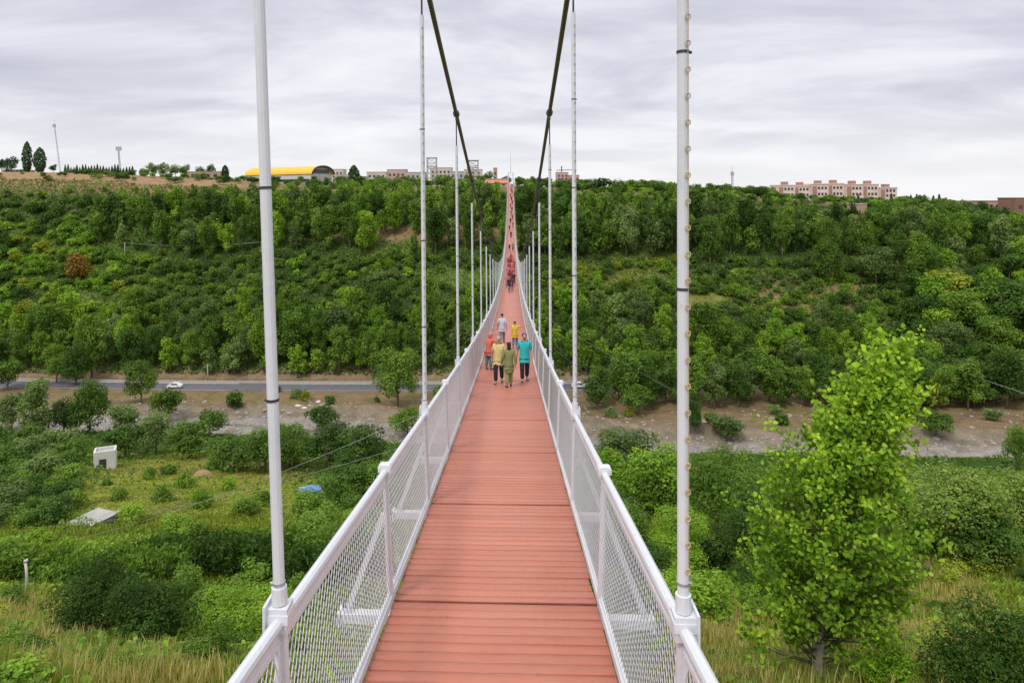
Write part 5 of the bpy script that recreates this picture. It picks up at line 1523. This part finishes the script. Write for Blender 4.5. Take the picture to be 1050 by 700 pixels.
far = [(522, 299, 'black'), (525, 298, 'maroon'), (520, 295, 'pink'), (527, 293, 'black'), (523, 290, 'maroon'), (526, 287, 'red'), (521, 285, 'pink'),
       (522, 280, 'red'), (525, 279, 'pink'), (527, 277, 'red'), (523, 275, 'maroon'), (521, 273, 'red'), (526, 272, 'pink'), (524, 270, 'red'),
       (522.5, 258, 'black'), (526, 257, 'grey'), (524, 244, 'maroon'), (522.5, 237, 'black'), (526, 233, 'red'), (523.5, 229, 'black'), (525.5, 225, 'maroon'), (524, 221, 'blue'), (525, 217, 'black'),
       (523.5, 213, 'red'), (525.5, 210, 'black'), (524.5, 206, 'black'), (523.5, 203, 'maroon'), (525, 199, 'black'), (524, 196, 'grey'), (525, 193, 'black')]
for i, (px, py, cn) in enumerate(far):
    p = deck_hit(px, py); p.x = max(XC - .8, min(XC + .8, p.x))
    o = link('person', POSES[i % 3], None, p); o.rotation_euler = (0, 0, random.choice((0, math.pi)) + random.uniform(-.4, .4)); s = random.uniform(.94, 1.04); o.scale = (s, s, s)
    for k, mt in ((1, CL[cn]), (2, random.choice((CL['black'], CL['grey'], CL['blue'])))):
        o.material_slots[k].link = 'OBJECT'; o.material_slots[k].material = mt
    wh = 'nearest knot of distant walkers' if py > 284 else 'second knot of distant walkers' if py > 262 else 'line of walkers on the far deck end'
    tag(o, f'tiny figure in a {cn} top in the {wh}', 'person', 'distant walkers on the bridge')

# ------------------------------------------------------------------ light
SUN_EL, SUN_AZ = math.radians(52), math.radians(-150)     # azimuth measured from +Y toward +X
w = bpy.data.worlds.new('World'); scene.world = w; w.use_nodes = True
nt = w.node_tree; nt.nodes.clear()
out = N(nt, 'ShaderNodeOutputWorld')
sky = N(nt, 'ShaderNodeTexSky'); sky.sky_type = 'NISHITA'; sky.sun_disc = False; sky.sun_elevation = SUN_EL; sky.sun_rotation = SUN_AZ
bg1 = N(nt, 'ShaderNodeBackground', Strength=0.10); nt.links.new(sky.outputs[0], bg1.inputs['Color'])
tc = N(nt, 'ShaderNodeTexCoord'); sx = N(nt, 'ShaderNodeSeparateXYZ'); nt.links.new(tc.outputs['Generated'], sx.inputs[0])
zc = N(nt, 'ShaderNodeMath', operation='MAXIMUM'); nt.links.new(sx.outputs['Z'], zc.inputs[0]); zc.inputs[1].default_value = 0.0
za = N(nt, 'ShaderNodeMath', operation='ADD'); nt.links.new(zc.outputs[0], za.inputs[0]); za.inputs[1].default_value = 0.15
dx = N(nt, 'ShaderNodeMath', operation='DIVIDE'); nt.links.new(sx.outputs['X'], dx.inputs[0]); nt.links.new(za.outputs[0], dx.inputs[1])
dy = N(nt, 'ShaderNodeMath', operation='DIVIDE'); nt.links.new(sx.outputs['Y'], dy.inputs[0]); nt.links.new(za.outputs[0], dy.inputs[1])
cb = N(nt, 'ShaderNodeCombineXYZ'); nt.links.new(dx.outputs[0], cb.inputs[0]); nt.links.new(dy.outputs[0], cb.inputs[1])
mp = N(nt, 'ShaderNodeMapping'); mp.inputs['Scale'].default_value = (0.75, 1.0, 1.0); mp.inputs['Rotation'].default_value = (0, 0, .25); nt.links.new(cb.outputs[0], mp.inputs['Vector'])
n1 = N(nt, 'ShaderNodeTexNoise', Scale=0.95, Detail=8.0, Roughness=0.56, Distortion=0.35); nt.links.new(mp.outputs[0], n1.inputs['Vector'])
cc = ramp(nt, n1.outputs['Fac'], [(0.30, (0.43, 0.44, 0.51)), (0.45, (0.57, 0.57, 0.64)), (0.56, (0.72, 0.715, 0.765)), (0.70, (0.84, 0.835, 0.86))])
hz = ramp(nt, sx.outputs['Z'], [(0.0, (0.9, 0.9, 0.9)), (0.13, (0.0, 0.0, 0.0))])
cc = mixc(nt, hz, cc, (0.82, 0.82, 0.835))
zen = ramp(nt, sx.outputs['Z'], [(0.28, (1, 1, 1)), (0.95, (2.0, 2.0, 1.93))])
cc = mixc(nt, 1.0, cc, zen, 'MULTIPLY')
bg2 = N(nt, 'ShaderNodeBackground', Strength=1.0); nt.links.new(cc, bg2.inputs['Color'])
mx = N(nt, 'ShaderNodeMixShader'); mx.inputs[0].default_value = 0.93
nt.links.new(bg1.outputs[0], mx.inputs[1]); nt.links.new(bg2.outputs[0], mx.inputs[2]); nt.links.new(mx.outputs[0], out.inputs['Surface'])
sd = bpy.data.lights.new('sun', 'SUN'); sd.energy = 1.5; sd.angle = math.radians(10); sd.color = (1.0, .96, .9)
so = bpy.data.objects.new('sun', sd); COL.objects.link(so)
dirv = Vector((math.sin(SUN_AZ) * math.cos(SUN_EL), math.cos(SUN_AZ) * math.cos(SUN_EL), math.sin(SUN_EL)))
so.rotation_euler = dirv.to_track_quat('Z', 'Y').to_euler()

scene.view_settings.view_transform = 'Standard'; scene.view_settings.look = 'None'
scene.view_settings.exposure = 0.28; scene.view_settings.gamma = 1.0; scene.view_settings.use_curve_mapping = False
scene.render.engine = 'CYCLES'
scene.cycles.max_bounces = 6; scene.cycles.diffuse_bounces = 4; scene.cycles.transmission_bounces = 3
scene.cycles.use_denoising = True
